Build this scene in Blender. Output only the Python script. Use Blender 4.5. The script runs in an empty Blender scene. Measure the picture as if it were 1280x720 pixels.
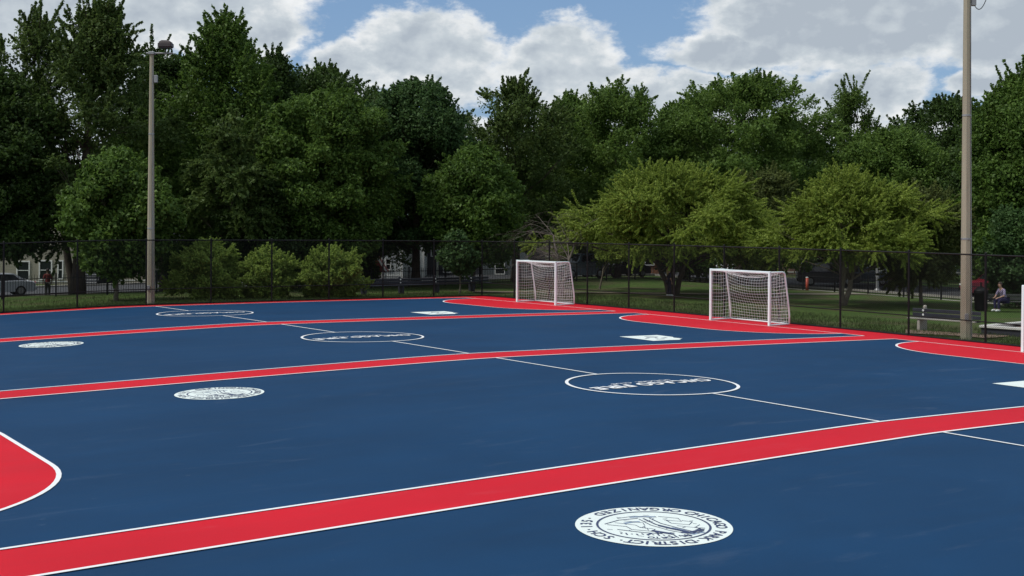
import bpy, math, random
import numpy as np
from mathutils import Vector, Matrix

random.seed(7)
rng = np.random.default_rng(7)
D2R = math.radians
scene = bpy.context.scene

# ------------------------------------------------------------------ camera
YAW, PITCH, ROLL, FPX = 0.6120, -0.0018, 0.0041, 1498.8
CX, CY, CH = -17.1872, -51.3244, 3.2968
def camera_axes():
    f = Vector((math.sin(YAW)*math.cos(PITCH), math.cos(YAW)*math.cos(PITCH), -math.sin(PITCH)))
    r = Vector((math.cos(YAW), -math.sin(YAW), 0)); u = r.cross(f)
    c, s = math.cos(ROLL), math.sin(ROLL)
    return c*r+s*u, -s*r+c*u, f
cr, cu, cf = camera_axes()
cam_data = bpy.data.cameras.new('camera'); cam = bpy.data.objects.new('camera', cam_data)
scene.collection.objects.link(cam)
m = Matrix((cr, cu, -cf)).transposed().to_4x4(); m.translation = (CX, CY, CH)
cam.matrix_world = m
cam_data.sensor_width = 36; cam_data.lens = FPX/1280*36
cam_data.shift_y = -77.4/1280        # the photograph is cropped from the lower part of a level shot
cam_data.clip_start = 0.1; cam_data.clip_end = 3000
scene.camera = cam

# ------------------------------------------------------------------ exposure
scene.view_settings.view_transform = 'Standard'
scene.view_settings.look = 'None'
scene.view_settings.gamma = 1
scene.view_settings.exposure = 0.0
scene.view_settings.use_curve_mapping = False
scene.render.engine = 'CYCLES'
scene.cycles.max_bounces = 6
scene.cycles.diffuse_bounces = 4
scene.cycles.glossy_bounces = 2
scene.cycles.transmission_bounces = 4
scene.cycles.transparent_max_bounces = 8
scene.render.resolution_x, scene.render.resolution_y = 1024, 576

# ------------------------------------------------------------------ sun and sky
SUN_EL, SUN_AZ = 52.0, -75.0         # azimuth clockwise from +Y
sun_data = bpy.data.lights.new('sun', 'SUN'); sun_data.energy = 2.6; sun_data.angle = D2R(16)
sun_data.color = (1.0, .95, .87)
sun = bpy.data.objects.new('sun', sun_data); scene.collection.objects.link(sun)
sd = Vector((math.sin(D2R(SUN_AZ))*math.cos(D2R(SUN_EL)), math.cos(D2R(SUN_AZ))*math.cos(D2R(SUN_EL)), math.sin(D2R(SUN_EL))))
sun.rotation_euler = sd.to_track_quat('Z', 'Y').to_euler()
sun.location = (0, 0, 60)

world = bpy.data.worlds.new('World'); scene.world = world; world.use_nodes = True
WN, WL = world.node_tree.nodes, world.node_tree.links
WN.clear()
class NB:
    """small helper that writes node maths"""
    def __init__(s, n, l): s.n, s.l = n, l
    def put(s, sock, v):
        if isinstance(v, bpy.types.NodeSocket): s.l.new(v, sock)
        elif v is not None: sock.default_value = v
    def m(s, op, a, b=None, c=None, clamp=False):
        k = s.n.new('ShaderNodeMath'); k.operation = op; k.use_clamp = clamp
        s.put(k.inputs[0], a)
        if b is not None: s.put(k.inputs[1], b)
        if c is not None: s.put(k.inputs[2], c)
        return k.outputs[0]
    def mix(s, f, a, b):
        k = s.n.new('ShaderNodeMix'); k.data_type = 'RGBA'
        s.put(k.inputs[0], f); s.put(k.inputs[6], a); s.put(k.inputs[7], b)
        return k.outputs[2]
    def noise(s, vec, scale, detail=4, rough=.55, dist=0):
        k = s.n.new('ShaderNodeTexNoise'); s.put(k.inputs['Vector'], vec)
        k.inputs['Scale'].default_value = scale; k.inputs['Detail'].default_value = detail
        k.inputs['Roughness'].default_value = rough; k.inputs['Distortion'].default_value = dist
        return k.outputs['Fac']
    def ramp(s, f, stops):
        k = s.n.new('ShaderNodeValToRGB'); s.put(k.inputs[0], f)
        e = k.color_ramp.elements
        while len(e) < len(stops): e.new(.5)
        for q, (p, c) in zip(e, stops):
            q.position = p; q.color = (*c, 1) if len(c) == 3 else c
        return k.outputs[0]
    def smooth(s, v, a, b):
        k = s.n.new('ShaderNodeMapRange'); k.interpolation_type = 'SMOOTHSTEP'
        s.put(k.inputs[0], v); k.inputs[1].default_value = a; k.inputs[2].default_value = b
        k.inputs[3].default_value = 0; k.inputs[4].default_value = 1
        return k.outputs[0]
W = NB(WN, WL)
sky = WN.new('ShaderNodeTexSky'); sky.sky_type = 'NISHITA'; sky.sun_disc = False
sky.sun_elevation = D2R(SUN_EL); sky.sun_rotation = D2R(SUN_AZ); sky.air_density = 1.0; sky.dust_density = .6; sky.ozone_density = 1.5
tc = WN.new('ShaderNodeTexCoord'); sep = WN.new('ShaderNodeSeparateXYZ'); WL.new(tc.outputs['Generated'], sep.inputs[0])
X_, Y_, Z_ = sep.outputs
uu = W.m('MULTIPLY', W.m('ARCTAN2', X_, Y_), 57.2958)
vv = W.m('MULTIPLY', W.m('ARCSINE', Z_), 57.2958)
def uv_vec(su, sv, off=0):
    k = WN.new('ShaderNodeCombineXYZ')
    WL.new(W.m('MULTIPLY', uu, su), k.inputs[0]); WL.new(W.m('MULTIPLY', vv, sv), k.inputs[1]); k.inputs[2].default_value = off
    return k.outputs[0]
big = W.noise(uv_vec(.19, .30, 3.0), 1.0, 7, .6)
big2 = W.noise(uv_vec(.19, .30, 9.0), 1.0, 7, .6)
du = W.m('ADD', uu, W.m('MULTIPLY', W.m('SUBTRACT', big, .5), 5.0))
dv = W.m('ADD', vv, W.m('MULTIPLY', W.m('SUBTRACT', big2, .5), 3.4))
# cloud banks: azimuth, elevation, half width, half height (degrees)
def bank(px, py, rx, ry):
    return (35.0+math.degrees(math.atan((px-640)/1500)), math.degrees(math.atan((283-py)/1500)), rx/26.2, ry/26.2)
banks = [bank(130, 0, 255, 80), bank(300, 40, 95, 42), bank(30, 120, 200, 110), bank(440, 95, 75, 42), bank(540, 66, 98, 62), bank(700, 78, 100, 60), bank(790, 120, 80, 40),
         bank(870, 118, 75, 40), bank(970, 130, 90, 50), bank(1085, 118, 78, 38), bank(1235, 118, 55, 20), bank(1080, 22, 205, 74), bank(1290, 40, 140, 76),
         bank(640, 190, 800, 62), bank(930, 62, 100, 26)]
dens = None
for (a, e, ra, re) in banks:
    p = W.m('DIVIDE', W.m('SUBTRACT', du, a), ra); q = W.m('DIVIDE', W.m('SUBTRACT', dv, e), re)
    d = W.m('SUBTRACT', 1.0, W.m('SQRT', W.m('ADD', W.m('MULTIPLY', p, p), W.m('MULTIPLY', q, q))))
    d = W.m('MULTIPLY', d, min(1.6, max(.8, re/2.4)))
    dens = d if dens is None else W.m('MAXIMUM', dens, d)
# broken cloud over the rest of the sky
geo = WN.new('ShaderNodeMapping'); WL.new(tc.outputs['Generated'], geo.inputs['Vector']); geo.inputs['Scale'].default_value = (1, 1, 2.2)
high = W.m('MULTIPLY', W.m('SUBTRACT', W.noise(geo.outputs[0], 2.6, 8, .6), .43), 4.0)
elsewhere = W.m('MAXIMUM', W.smooth(vv, 12, 20), W.smooth(W.m('ABSOLUTE', W.m('SUBTRACT', uu, 35.0)), 27, 36))
dens = W.m('MAXIMUM', dens, W.m('ADD', W.m('MULTIPLY', W.m('SUBTRACT', elsewhere, 1), 5), high))
# bright rims, grey bellies
fine = W.noise(uv_vec(.40, .58, 5.0), 1.0, 8, .6)
wisp = W.noise(uv_vec(.9, 1.7, 2.0), 1.0, 6, .62)
dens = W.m('ADD', dens, W.m('MULTIPLY', W.m('SUBTRACT', wisp, .5), .55))
cover = W.smooth(dens, -.08, .22)
n1 = W.noise(uv_vec(.46, .62, 7.0), 1.0, 5, .5)
sh = WN.new('ShaderNodeVectorMath'); sh.operation = 'ADD'; WL.new(uv_vec(.46, .62, 7.0), sh.inputs[0]); sh.inputs[1].default_value = (-.16, .26, 0)
n2 = W.noise(sh.outputs[0], 1.0, 5, .5)
relief = W.m('MULTIPLY', W.m('SUBTRACT', n2, n1), 1.7)
deck = W.m('MULTIPLY', W.smooth(vv, 4.5, 8.5), W.smooth(uu, 41, 47))
body = W.m('ADD', W.m('ADD', W.m('MULTIPLY', W.smooth(dens, .0, .6), .62), W.m('MULTIPLY', deck, .28)), W.m('ADD', relief, W.m('MULTIPLY', W.m('SUBTRACT', fine, .5), .8)))
shade = W.ramp(W.m('ADD', body, .12, clamp=True), [(0, (8.9, 9.1, 9.2)), (.26, (7.8, 8.1, 8.3)), (.6, (5.7, 6.3, 6.8)), (1, (4.3, 4.9, 5.6))])
blue = W.mix(.55, sky.outputs[0], (1.9, 3.5, 6.2, 1))
col = W.mix(cover, blue, shade)
bg = WN.new('ShaderNodeBackground'); bg.inputs['Strength'].default_value = .10
WL.new(col, bg.inputs['Color'])
wo = WN.new('ShaderNodeOutputWorld'); WL.new(bg.outputs[0], wo.inputs[0])

# ------------------------------------------------------------------ helpers
def zcourt(x, y):
    """crowned court: a crest near the halfway line, falling gently to both ends"""
    x = np.asarray(x, float)+.7456; Y = (np.asarray(y, float)+26)/26
    Y = np.clip(Y, -1.7, 2.2)
    a = np.sqrt(x*x+1)-1; a = np.minimum(a, 45)
    return (-np.where(x > 0, .0166-.0137*Y, .0099+.0175*Y)*a - .1489*np.clip(Y, -1.5, 1.5)**2 - .0201*(np.clip(x, -22, 22)/10)**2)
def sstep(v, a, b):
    t = np.clip((np.asarray(v, float)-a)/(b-a), 0, 1); return t*t*(3-2*t)
def zground(x, y):
    drop = np.maximum(sstep(y, 14, 27), sstep(x, 38, 52))
    far = sstep(np.hypot(np.asarray(x, float), y), 55, 90)
    return zcourt(x, y)*(1-far) + far*(-.45) - .8*drop
def gz(x, y): return float(zground(x, y))
FH = (math.sin(YAW), math.cos(YAW)); RH = (math.cos(YAW), -math.sin(YAW))
def spot(bearing, depth):
    """plan position of something seen at a bearing (photo column, 1280 wide) and a distance along the view"""
    t = (bearing-640)/FPX
    return CX+depth*(FH[0]+RH[0]*t), CY+depth*(FH[1]+RH[1]*t)
def lift(row, depth): return CH+depth*(285.3-row)/FPX

def tag(o, label=None, cat=None, group=None, kind=None):
    if label: o['label'] = label
    if cat: o['category'] = cat
    if group: o['group'] = group
    if kind: o['kind'] = kind
    return o
def empty(name, loc=(0, 0, 0), rz=0, label=None, cat=None, group=None, kind=None):
    o = bpy.data.objects.new(name, None); scene.collection.objects.link(o)
    o.location = loc; o.rotation_euler = (0, 0, rz); o.empty_display_size = .3
    return tag(o, label, cat, group, kind)
class MB:
    def __init__(s): s.v, s.f, s.smooth = [], [], False
    def add(s, vs, fs):
        n = len(s.v); s.v += [tuple(p) for p in vs]; s.f += [tuple(n+i for i in f) for f in fs]; return s
    def box(s, c, d, rz=0, bevel=0):
        hx, hy, hz = d[0]/2, d[1]/2, d[2]/2
        ca, sa = math.cos(rz), math.sin(rz)
        if bevel > 0:
            b = bevel; P = []
            for z, k in ((-hz, b), (-hz+b, 0), (hz-b, 0), (hz, b)):
                X, Y = hx-k, hy-k
                P += [(-X, -Y+b*.7, z), (-X+b*.7, -Y, z), (X-b*.7, -Y, z), (X, -Y+b*.7, z), (X, Y-b*.7, z), (X-b*.7, Y, z), (-X+b*.7, Y, z), (-X, Y-b*.7, z)]
            F = [tuple(reversed(range(8))), tuple(range(24, 32))]
            for L in range(3):
                for i in range(8): j = (i+1) % 8; F.append((L*8+i, L*8+j, L*8+8+j, L*8+8+i))
        else:
            P = [(x, y, z) for z in (-hz, hz) for x, y in ((-hx, -hy), (hx, -hy), (hx, hy), (-hx, hy))]
            F = [(3, 2, 1, 0), (4, 5, 6, 7), (0, 1, 5, 4), (1, 2, 6, 5), (2, 3, 7, 6), (3, 0, 4, 7)]
        return s.add([(c[0]+x*ca-y*sa, c[1]+x*sa+y*ca, c[2]+z) for x, y, z in P], F)
    def tube(s, pts, rad, n=8, cap=True, phase=0):
        pts = [Vector(p) for p in pts]
        if not hasattr(rad, '__len__'): rad = [rad]*len(pts)
        V = []; prev = None
        for i, p in enumerate(pts):
            t = (pts[min(i+1, len(pts)-1)]-pts[max(i-1, 0)])
            t = t.normalized() if t.length > 1e-9 else Vector((0, 0, 1))
            if prev is None:
                a = Vector((1, 0, 0)) if abs(t.x) < .8 else Vector((0, 1, 0)); a = (a-t*a.dot(t)).normalized()
            else:
                a = prev-t*prev.dot(t); a = a.normalized() if a.length > 1e-6 else prev
            prev = a; b = t.cross(a)
            for k in range(n):
                an = 2*math.pi*k/n+phase; V.append(p+(a*math.cos(an)+b*math.sin(an))*rad[i])
        F = []
        for i in range(len(pts)-1):
            for k in range(n):
                j = (k+1) % n; F.append((i*n+k, i*n+j, (i+1)*n+j, (i+1)*n+k))
        if cap: F += [tuple(reversed(range(n))), tuple((len(pts)-1)*n+k for k in range(n))]
        return s.add(V, F)
    def lathe(s, prof, c=(0, 0, 0), n=16, axis='z'):
        V, F = [], []
        for r, h in prof:
            for k in range(n):
                a = 2*math.pi*k/n
                q = (r*math.cos(a), r*math.sin(a), h)
                if axis == 'y': q = (q[0], q[2], q[1])
                V.append((c[0]+q[0], c[1]+q[1], c[2]+q[2]))
        for i in range(len(prof)-1):
            for k in range(n):
                j = (k+1) % n; F.append((i*n+k, i*n+j, (i+1)*n+j, (i+1)*n+k))
        F += [tuple(reversed(range(n))), tuple((len(prof)-1)*n+k for k in range(n))]
        return s.add(V, F)
    def build(s, name, mat, parent=None, smooth=False, loc=None):
        me = bpy.data.meshes.new(name); me.from_pydata(s.v, [], s.f); me.materials.append(mat); me.update()
        if smooth: me.polygons.foreach_set('use_smooth', [True]*len(me.polygons))
        o = bpy.data.objects.new(name, me); scene.collection.objects.link(o)
        if parent: o.parent = parent
        if loc: o.location = loc
        return o
def copy_tree(o, parent=None):
    c = o.copy(); scene.collection.objects.link(c); c.parent = parent
    for ch in list(o.children): copy_tree(ch, c)
    return c

# ------------------------------------------------------------------ materials
def new_mat(name):
    m = bpy.data.materials.new(name); m.use_nodes = True
    n = m.node_tree.nodes; b = n['Principled BSDF']
    return m, NB(n, m.node_tree.links), b
def coords(N, kind='Object', scale=(1, 1, 1)):
    t = N.n.new('ShaderNodeTexCoord'); mp = N.n.new('ShaderNodeMapping'); N.l.new(t.outputs[kind], mp.inputs[0]); mp.inputs['Scale'].default_value = scale
    return mp.outputs[0]
def plain(name, col, rough=.6, var=.12, scale=3.0, metal=0, bump=0, spec=.5):
    m, N, b = new_mat(name)
    g = N.n.new('ShaderNodeNewGeometry').outputs['Position']
    f = N.noise(g, scale, 5, .6)
    lo = tuple(max(0, c*(1-var)) for c in col); hi = tuple(min(1, c*(1+var)) for c in col)
    N.put(b.inputs['Base Color'], N.ramp(f, [(.3, lo), (.7, hi)]))
    b.inputs['Roughness'].default_value = rough; b.inputs['Metallic'].default_value = metal
    b.inputs['Specular IOR Level'].default_value = spec
    if bump:
        k = N.n.new('ShaderNodeBump'); k.inputs['Strength'].default_value = bump; k.inputs['Distance'].default_value = .02
        N.l.new(N.noise(g, scale*12, 3), k.inputs['Height']); N.l.new(k.outputs[0], b.inputs['Normal'])
    return m
def court_mat(name, col, wear=.10):
    m, N, b = new_mat(name)
    g = N.n.new('ShaderNodeNewGeometry').outputs['Position']
    mp = N.n.new('ShaderNodeMapping'); N.l.new(g, mp.inputs[0]); mp.inputs['Scale'].default_value = (.12, .5, 1); mp.inputs['Rotation'].default_value = (0, 0, .5)
    a = N.noise(g, .25, 4, .6); c = N.noise(mp.outputs[0], 1.6, 5, .65, .8); d = N.noise(g, 55, 2, .5)
    f = N.m('ADD', N.m('MULTIPLY', a, .45), N.m('ADD', N.m('MULTIPLY', c, .35), N.m('MULTIPLY', d, .2)))
    base = N.ramp(f, [(.3, tuple(x*(1-wear) for x in col)), (.7, tuple(min(1, x*(1+wear)) for x in col))])
    # sparse pale scuffs
    s = N.noise(g, 2.3, 6, .75); sc = N.smooth(s, .66, .76)
    base = N.mix(N.m('MULTIPLY', sc, .10), base, (.30, .38, .46, 1))
    st = N.smooth(N.noise(mp.outputs[0], 3.2, 6, .7, 1.5), .56, .74)
    base = N.mix(N.m('MULTIPLY', st, .035), base, (.50, .55, .62, 1))
    N.put(b.inputs['Base Color'], base)
    N.put(b.inputs['Roughness'], N.m('ADD', .52, N.m('MULTIPLY', c, .22)))
    b.inputs['Specular IOR Level'].default_value = .07
    k = N.n.new('ShaderNodeBump'); k.inputs['Strength'].default_value = .25; k.inputs['Distance'].default_value = .004
    N.l.new(N.noise(g, 90, 3), k.inputs['Height']); N.l.new(k.outputs[0], b.inputs['Normal'])
    return m
M = {}
M['blue'] = court_mat('blue_acrylic', (.0090, .045, .114), .24)
M['red'] = court_mat('red_acrylic', (.58, .014, .028), .14)
M['line'] = court_mat('white_line_paint', (.80, .82, .84), .03)
M['seal_white'] = court_mat('seal_white_paint', (.74, .82, .80), .04)
M['seal_ink'] = plain('seal_ink', (.03, .045, .12), .6, .2, 9)
M['seal_soft'] = plain('seal_pale_ink', (.22, .30, .42), .6, .3, 14)
M['white_metal'] = plain('white_powder_coat', (.76, .90, .92), .35, .03, 2)
M['net'] = plain('white_net_cord', (.68, .78, .79), .8, .05, 5)
M['black'] = plain('black_vinyl', (.008, .009, .010), .6, .2, 4, spec=.2)
M['iron'] = plain('black_iron', (.010, .012, .013), .6, .2, 4, spec=.2)
M['concrete'] = plain('pale_concrete', (.36, .34, .30), .85, .14, 2.5, bump=.4)
M['kerb'] = plain('kerb_concrete', (.30, .29, .26), .9, .16, 1.2, bump=.3)
M['pole'] = None
M['path'] = plain('worn_path', (.19, .17, .12), .95, .15, 1.5)
M['asphalt'] = plain('asphalt', (.055, .058, .064), .85, .2, 1.0, bump=.4)
M['dirt'] = plain('brown_sand', (.20, .135, .095), .95, .25, 2.0, bump=.5)
M['bench'] = plain('dark_bench_slats', (.020, .024, .036), .5, .3, 3)
M['bench_old'] = plain('weathered_bench_slats', (.050, .055, .048), .7, .3, 3)
M['bark'] = plain('grey_brown_bark', (.070, .055, .042), .95, .35, 6, bump=.8)
M['bark_pale'] = plain('pale_grey_bark', (.15, .13, .10), .95, .3, 6, bump=.8)
M['bark_dead'] = plain('dead_wood', (.17, .145, .125), .95, .3, 6)
M['glass'] = plain('dark_glass', (.012, .016, .020), .08, .1, 2)
M['rubber'] = plain('tyre_rubber', (.012, .012, .012), .8, .1, 4)
M['rim'] = plain('wheel_alloy', (.35, .36, .38), .3, .1, 4, metal=.8)
M['trim'] = plain('white_trim', (.72, .74, .72), .6, .05, 2)
M['lamp_metal'] = plain('bronze_lamp_housing', (.055, .042, .045), .5, .15, 4)
M['galv'] = plain('galvanised_steel', (.30, .31, .32), .45, .1, 4, metal=.4)
M['skin'] = plain('skin', (.42, .25, .18), .6, .06, 6)
M['skin_dark'] = plain('brown_skin', (.17, .09, .06), .6, .06, 6)
M['steps'] = plain('stair_boards', (.30, .31, .32), .7, .15, 3)

def pole_mat():
    m, N, b = new_mat('tan_concrete_pole')
    g = N.n.new('ShaderNodeNewGeometry').outputs['Position']
    mp = N.n.new('ShaderNodeMapping'); N.l.new(g, mp.inputs[0]); mp.inputs['Scale'].default_value = (9, 9, .35)
    f = N.noise(mp.outputs[0], 1.4, 5, .6); d = N.noise(g, 60, 3, .6)
    N.put(b.inputs['Base Color'], N.ramp(N.m('ADD', N.m('MULTIPLY', f, .6), N.m('MULTIPLY', d, .4)), [(.3, (.25, .225, .165)), (.7, (.38, .35, .265))]))
    b.inputs['Roughness'].default_value = .85
    return m
M['pole'] = pole_mat()
def siding(name, col, pitch=.14, var=.08, brick=False):
    m, N, b = new_mat(name)
    g = N.n.new('ShaderNodeNewGeometry').outputs['Position']
    s = N.n.new('ShaderNodeSeparateXYZ'); N.l.new(g, s.inputs[0])
    fr = N.m('FRACT', N.m('DIVIDE', N.m('ADD', s.outputs[2], 5.0), pitch))
    gap = N.smooth(fr, .0, .14)
    f = N.noise(g, 1.3, 4)
    c1 = N.ramp(f, [(.3, tuple(x*(1-var) for x in col)), (.7, tuple(x*(1+var) for x in col))])
    N.put(b.inputs['Base Color'], N.mix(gap, tuple(x*.45 for x in col)+(1,), c1))
    b.inputs['Roughness'].default_value = .7
    k = N.n.new('ShaderNodeBump'); k.inputs['Strength'].default_value = .8; k.inputs['Distance'].default_value = .02
    N.l.new(fr, k.inputs['Height']); N.l.new(k.outputs[0], b.inputs['Normal'])
    return m
def brick_mat(name, c1, c2):
    m, N, b = new_mat(name)
    g = N.n.new('ShaderNodeNewGeometry').outputs['Position']
    s = N.n.new('ShaderNodeSeparateXYZ'); N.l.new(g, s.inputs[0]); c = N.n.new('ShaderNodeCombineXYZ')
    N.l.new(N.m('ADD', s.outputs[0], s.outputs[1]), c.inputs[0]); N.l.new(s.outputs[2], c.inputs[1])
    k = N.n.new('ShaderNodeTexBrick'); N.l.new(c.outputs[0], k.inputs['Vector'])
    k.inputs['Color1'].default_value = (*c1, 1); k.inputs['Color2'].default_value = (*c2, 1); k.inputs['Mortar'].default_value = (.28, .26, .24, 1)
    k.inputs['Scale'].default_value = 1; k.inputs['Brick Width'].default_value = .22; k.inputs['Row Height'].default_value = .075; k.inputs['Mortar Size'].default_value = .006
    N.l.new(k.outputs[0], b.inputs['Base Color']); b.inputs['Roughness'].default_value = .9
    return m
def roof_mat(name, col):
    return siding(name, col, .18, .2)
def grass_mat():
    m, N, b = new_mat('park_grass')
    g = N.n.new('ShaderNodeNewGeometry').outputs['Position']
    a = N.noise(g, .12, 5, .6); c = N.noise(g, 1.1, 5, .65); d = N.noise(g, 14, 4, .7)
    f = N.m('ADD', N.m('MULTIPLY', a, .4), N.m('ADD', N.m('MULTIPLY', c, .3), N.m('MULTIPLY', d, .3)))
    base = N.ramp(f, [(.30, (.042, .080, .020)), (.50, (.064, .112, .028)), (.66, (.105, .140, .042)), (.8, (.17, .15, .07))])
    bare = N.smooth(N.noise(g, .33, 5, .6), .47, .62)
    base = N.mix(N.m('MULTIPLY', bare, .75), base, (.100, .092, .050, 1))
    N.put(b.inputs['Base Color'], base); b.inputs['Roughness'].default_value = .95; b.inputs['Specular IOR Level'].default_value = .1
    k = N.n.new('ShaderNodeBump'); k.inputs['Strength'].default_value = .9; k.inputs['Distance'].default_value = .06
    N.l.new(N.noise(g, 22, 4, .7), k.inputs['Height']); N.l.new(k.outputs[0], b.inputs['Normal'])
    return m
M['grass'] = grass_mat()
def leaf_mat(name, col, tip, trans=.35):
    m, N, b = new_mat(name)
    n = N.n; L = N.l; n.remove(b)
    gm = n.new('ShaderNodeNewGeometry'); g = gm.outputs['Position']
    f = N.m('ADD', N.m('MULTIPLY', N.noise(g, .55, 4, .6), .65), N.m('MULTIPLY', gm.outputs['Random Per Island'], .35))
    c = N.ramp(f, [(.28, tuple(x*.62 for x in col)), (.5, col), (.74, tip)])
    d = n.new('ShaderNodeBsdfPrincipled'); L.new(c, d.inputs['Base Color']); d.inputs['Roughness'].default_value = .55; d.inputs['Specular IOR Level'].default_value = .25
    t = n.new('ShaderNodeBsdfTranslucent'); L.new(N.mix(.5, c, (*tip, 1)), t.inputs['Color'])
    mx = n.new('ShaderNodeMixShader'); mx.inputs[0].default_value = trans
    L.new(d.outputs[0], mx.inputs[1]); L.new(t.outputs[0], mx.inputs[2])
    L.new(mx.outputs[0], n['Material Output'].inputs[0])
    return m
M['leaf_dark'] = leaf_mat('dark_green_leaves', (.048, .092, .022), (.092, .155, .034), .4)
M['leaf_maple'] = leaf_mat('maple_leaves', (.082, .156, .028), (.150, .245, .048), .4)
M['leaf_feather'] = leaf_mat('feathery_leaves', (.070, .122, .028), (.135, .195, .052), .4)
M['leaf_cool'] = leaf_mat('bluish_green_leaves', (.056, .118, .036), (.105, .185, .058), .4)
M['leaf_mid'] = leaf_mat('mid_green_leaves', (.100, .182, .035), (.180, .275, .058), .42)
M['leaf_bright'] = leaf_mat('fresh_green_leaves', (.095, .165, .034), (.160, .245, .055), .45)
M['leaf_locust'] = leaf_mat('yellow_green_leaves', (.220, .310, .050), (.350, .430, .085), .45)
M['leaf_olive'] = leaf_mat('olive_leaves', (.110, .145, .042), (.185, .220, .062), .45)
M['leaf_shrub'] = leaf_mat('shrub_leaves', (.240, .350, .070), (.350, .450, .100), .45)

# ------------------------------------------------------------------ ground
def sheet(name, xs, ys, mat, zoff=0, parent=None, zf=zground):
    Xg, Yg = np.meshgrid(xs, ys, indexing='ij'); Zg = zf(Xg, Yg)+zoff
    V = np.stack([Xg, Yg, Zg], -1).reshape(-1, 3); n = len(ys)
    i, j = np.meshgrid(np.arange(len(xs)-1), np.arange(n-1), indexing='ij'); a = (i*n+j).ravel()
    F = np.stack([a, a+n, a+n+1, a+1], 1)
    me = bpy.data.meshes.new(name); me.from_pydata(V.tolist(), [], F.tolist()); me.materials.append(mat)
    me.polygons.foreach_set('use_smooth', [True]*len(me.polygons)); me.update()
    o = bpy.data.objects.new(name, me); scene.collection.objects.link(o)
    if parent: o.parent = parent
    return o
def graded(lo, a, b, hi, fine, grow=1.25):
    mid = list(np.arange(a, b+1e-6, fine)); s = fine; L = [mid[0]]; 
    while L[-1] > lo: s *= grow; L.append(L[-1]-s)
    s = fine; R = [mid[-1]]
    while R[-1] < hi: s *= grow; R.append(R[-1]+s)
    return np.array(L[::-1][:-1]+mid+R[1:])
tag(sheet('ground', graded(-900, -40, 90, 1200, 1.0), graded(-900, -70, 60, 1200, 1.0), M['grass'],
          zf=lambda x, y: zground(x, y)-.03-.12*((x > -22) & (x < 17.2) & (y > -62) & (y < .6))), kind='structure')
GOALX, WID, BAND = 15.949, 11.846, 1.2246
def edge(k): return -k*(WID+BAND)          # far edge of pitch k
def mid(k): return edge(k)-WID/2
XL, XR, YT, YB = -17.6, 17.82, 1.05, -54.0
court = sheet('court', np.linspace(XL, XR, 143), np.linspace(YB, YT, 221), M['blue'], .0)
tag(court, kind='structure')
def skirt():
    b = MB()
    for (p, q) in (((XL, YB), (XR, YB)), ((XR, YB), (XR, YT)), ((XR, YT), (XL, YT)), ((XL, YT), (XL, YB))):
        for i in range(60):
            t0, t1 = i/60, (i+1)/60
            x0, y0, x1, y1 = p[0]+(q[0]-p[0])*t0, p[1]+(q[1]-p[1])*t0, p[0]+(q[0]-p[0])*t1, p[1]+(q[1]-p[1])*t1
            z0, z1 = float(zcourt(x0, y0)), float(zcourt(x1, y1))
            b.add([(x0, y0, z0-.3), (x1, y1, z1-.3), (x1, y1, z1), (x0, y0, z0)], [(0, 1, 2, 3)])
    b.build('court_edge', M['kerb'], court)
skirt()
def patch(name, x0, x1, y0, y1, mat, zoff, label=None, step=.25):
    nx = max(2, int(abs(x1-x0)/step)+1); ny = max(2, int(abs(y1-y0)/step)+1)
    o = sheet(name, np.linspace(x0, x1, nx), np.linspace(y0, y1, ny), mat, zoff, court, zcourt)
    if label: o['label'] = label
    return o
def ribbon(b, pts, w, zoff, closed=False):
    P = np.array(pts, float); n = len(P)
    if closed: T = np.roll(P, -1, 0)-np.roll(P, 1, 0)
    else:
        T = np.gradient(P, axis=0)
    T /= np.linalg.norm(T, axis=1)[:, None]; N_ = np.stack([-T[:, 1], T[:, 0]], 1)*w/2
    A, B = P+N_, P-N_
    V = [(x, y, float(zcourt(x, y))+zoff) for x, y in A]+[(x, y, float(zcourt(x, y))+zoff) for x, y in B]
    F = [(i, n+i, n+(i+1) % n, (i+1) % n) for i in range(n if closed else n-1)]
    b.add(V, F)
def seg(p, q, step=.25):
    n = max(2, int(math.dist(p, q)/step)+1); return [(p[0]+(q[0]-p[0])*i/(n-1), p[1]+(q[1]-p[1])*i/(n-1)) for i in range(n)]
LW = .066
# red surrounds and the bands between pitches
patch('red_margin', XL, XR, .03, YT, M['red'], .004)
patch('red_margin', GOALX, XR, YB, .03, M['red'], .004)
patch('red_margin', XL, -GOALX, YB, .03, M['red'], .004)
patch('red_margin', -GOALX, GOALX, edge(3)-WID-1.3, edge(3)-WID, M['red'], .004)
for k in (1, 2, 3): patch('red_band', -GOALX, GOALX, edge(k), edge(k)+BAND, M['red'], .004)
HS = 1.55
def rad_(sgn): return 3.42 if sgn > 0 else 3.21
def dcurve(k, sgn, n=20):
    """goal area outline: two quarter circles joined by a straight"""
    yc = mid(k); pts = []; R_ = rad_(sgn)
    for i in range(n+1):
        a = math.pi/2*i/n; pts.append((sgn*(GOALX-R_*math.sin(a)), yc+HS+R_*math.cos(a)))
    pts += seg((sgn*(GOALX-R_), yc+HS), (sgn*(GOALX-R_), yc-HS))[1:-1]
    for i in range(n+1):
        a = math.pi/2*(1-i/n); pts.append((sgn*(GOALX-R_*math.sin(a)), yc-HS-R_*math.cos(a)))
    return pts
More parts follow.
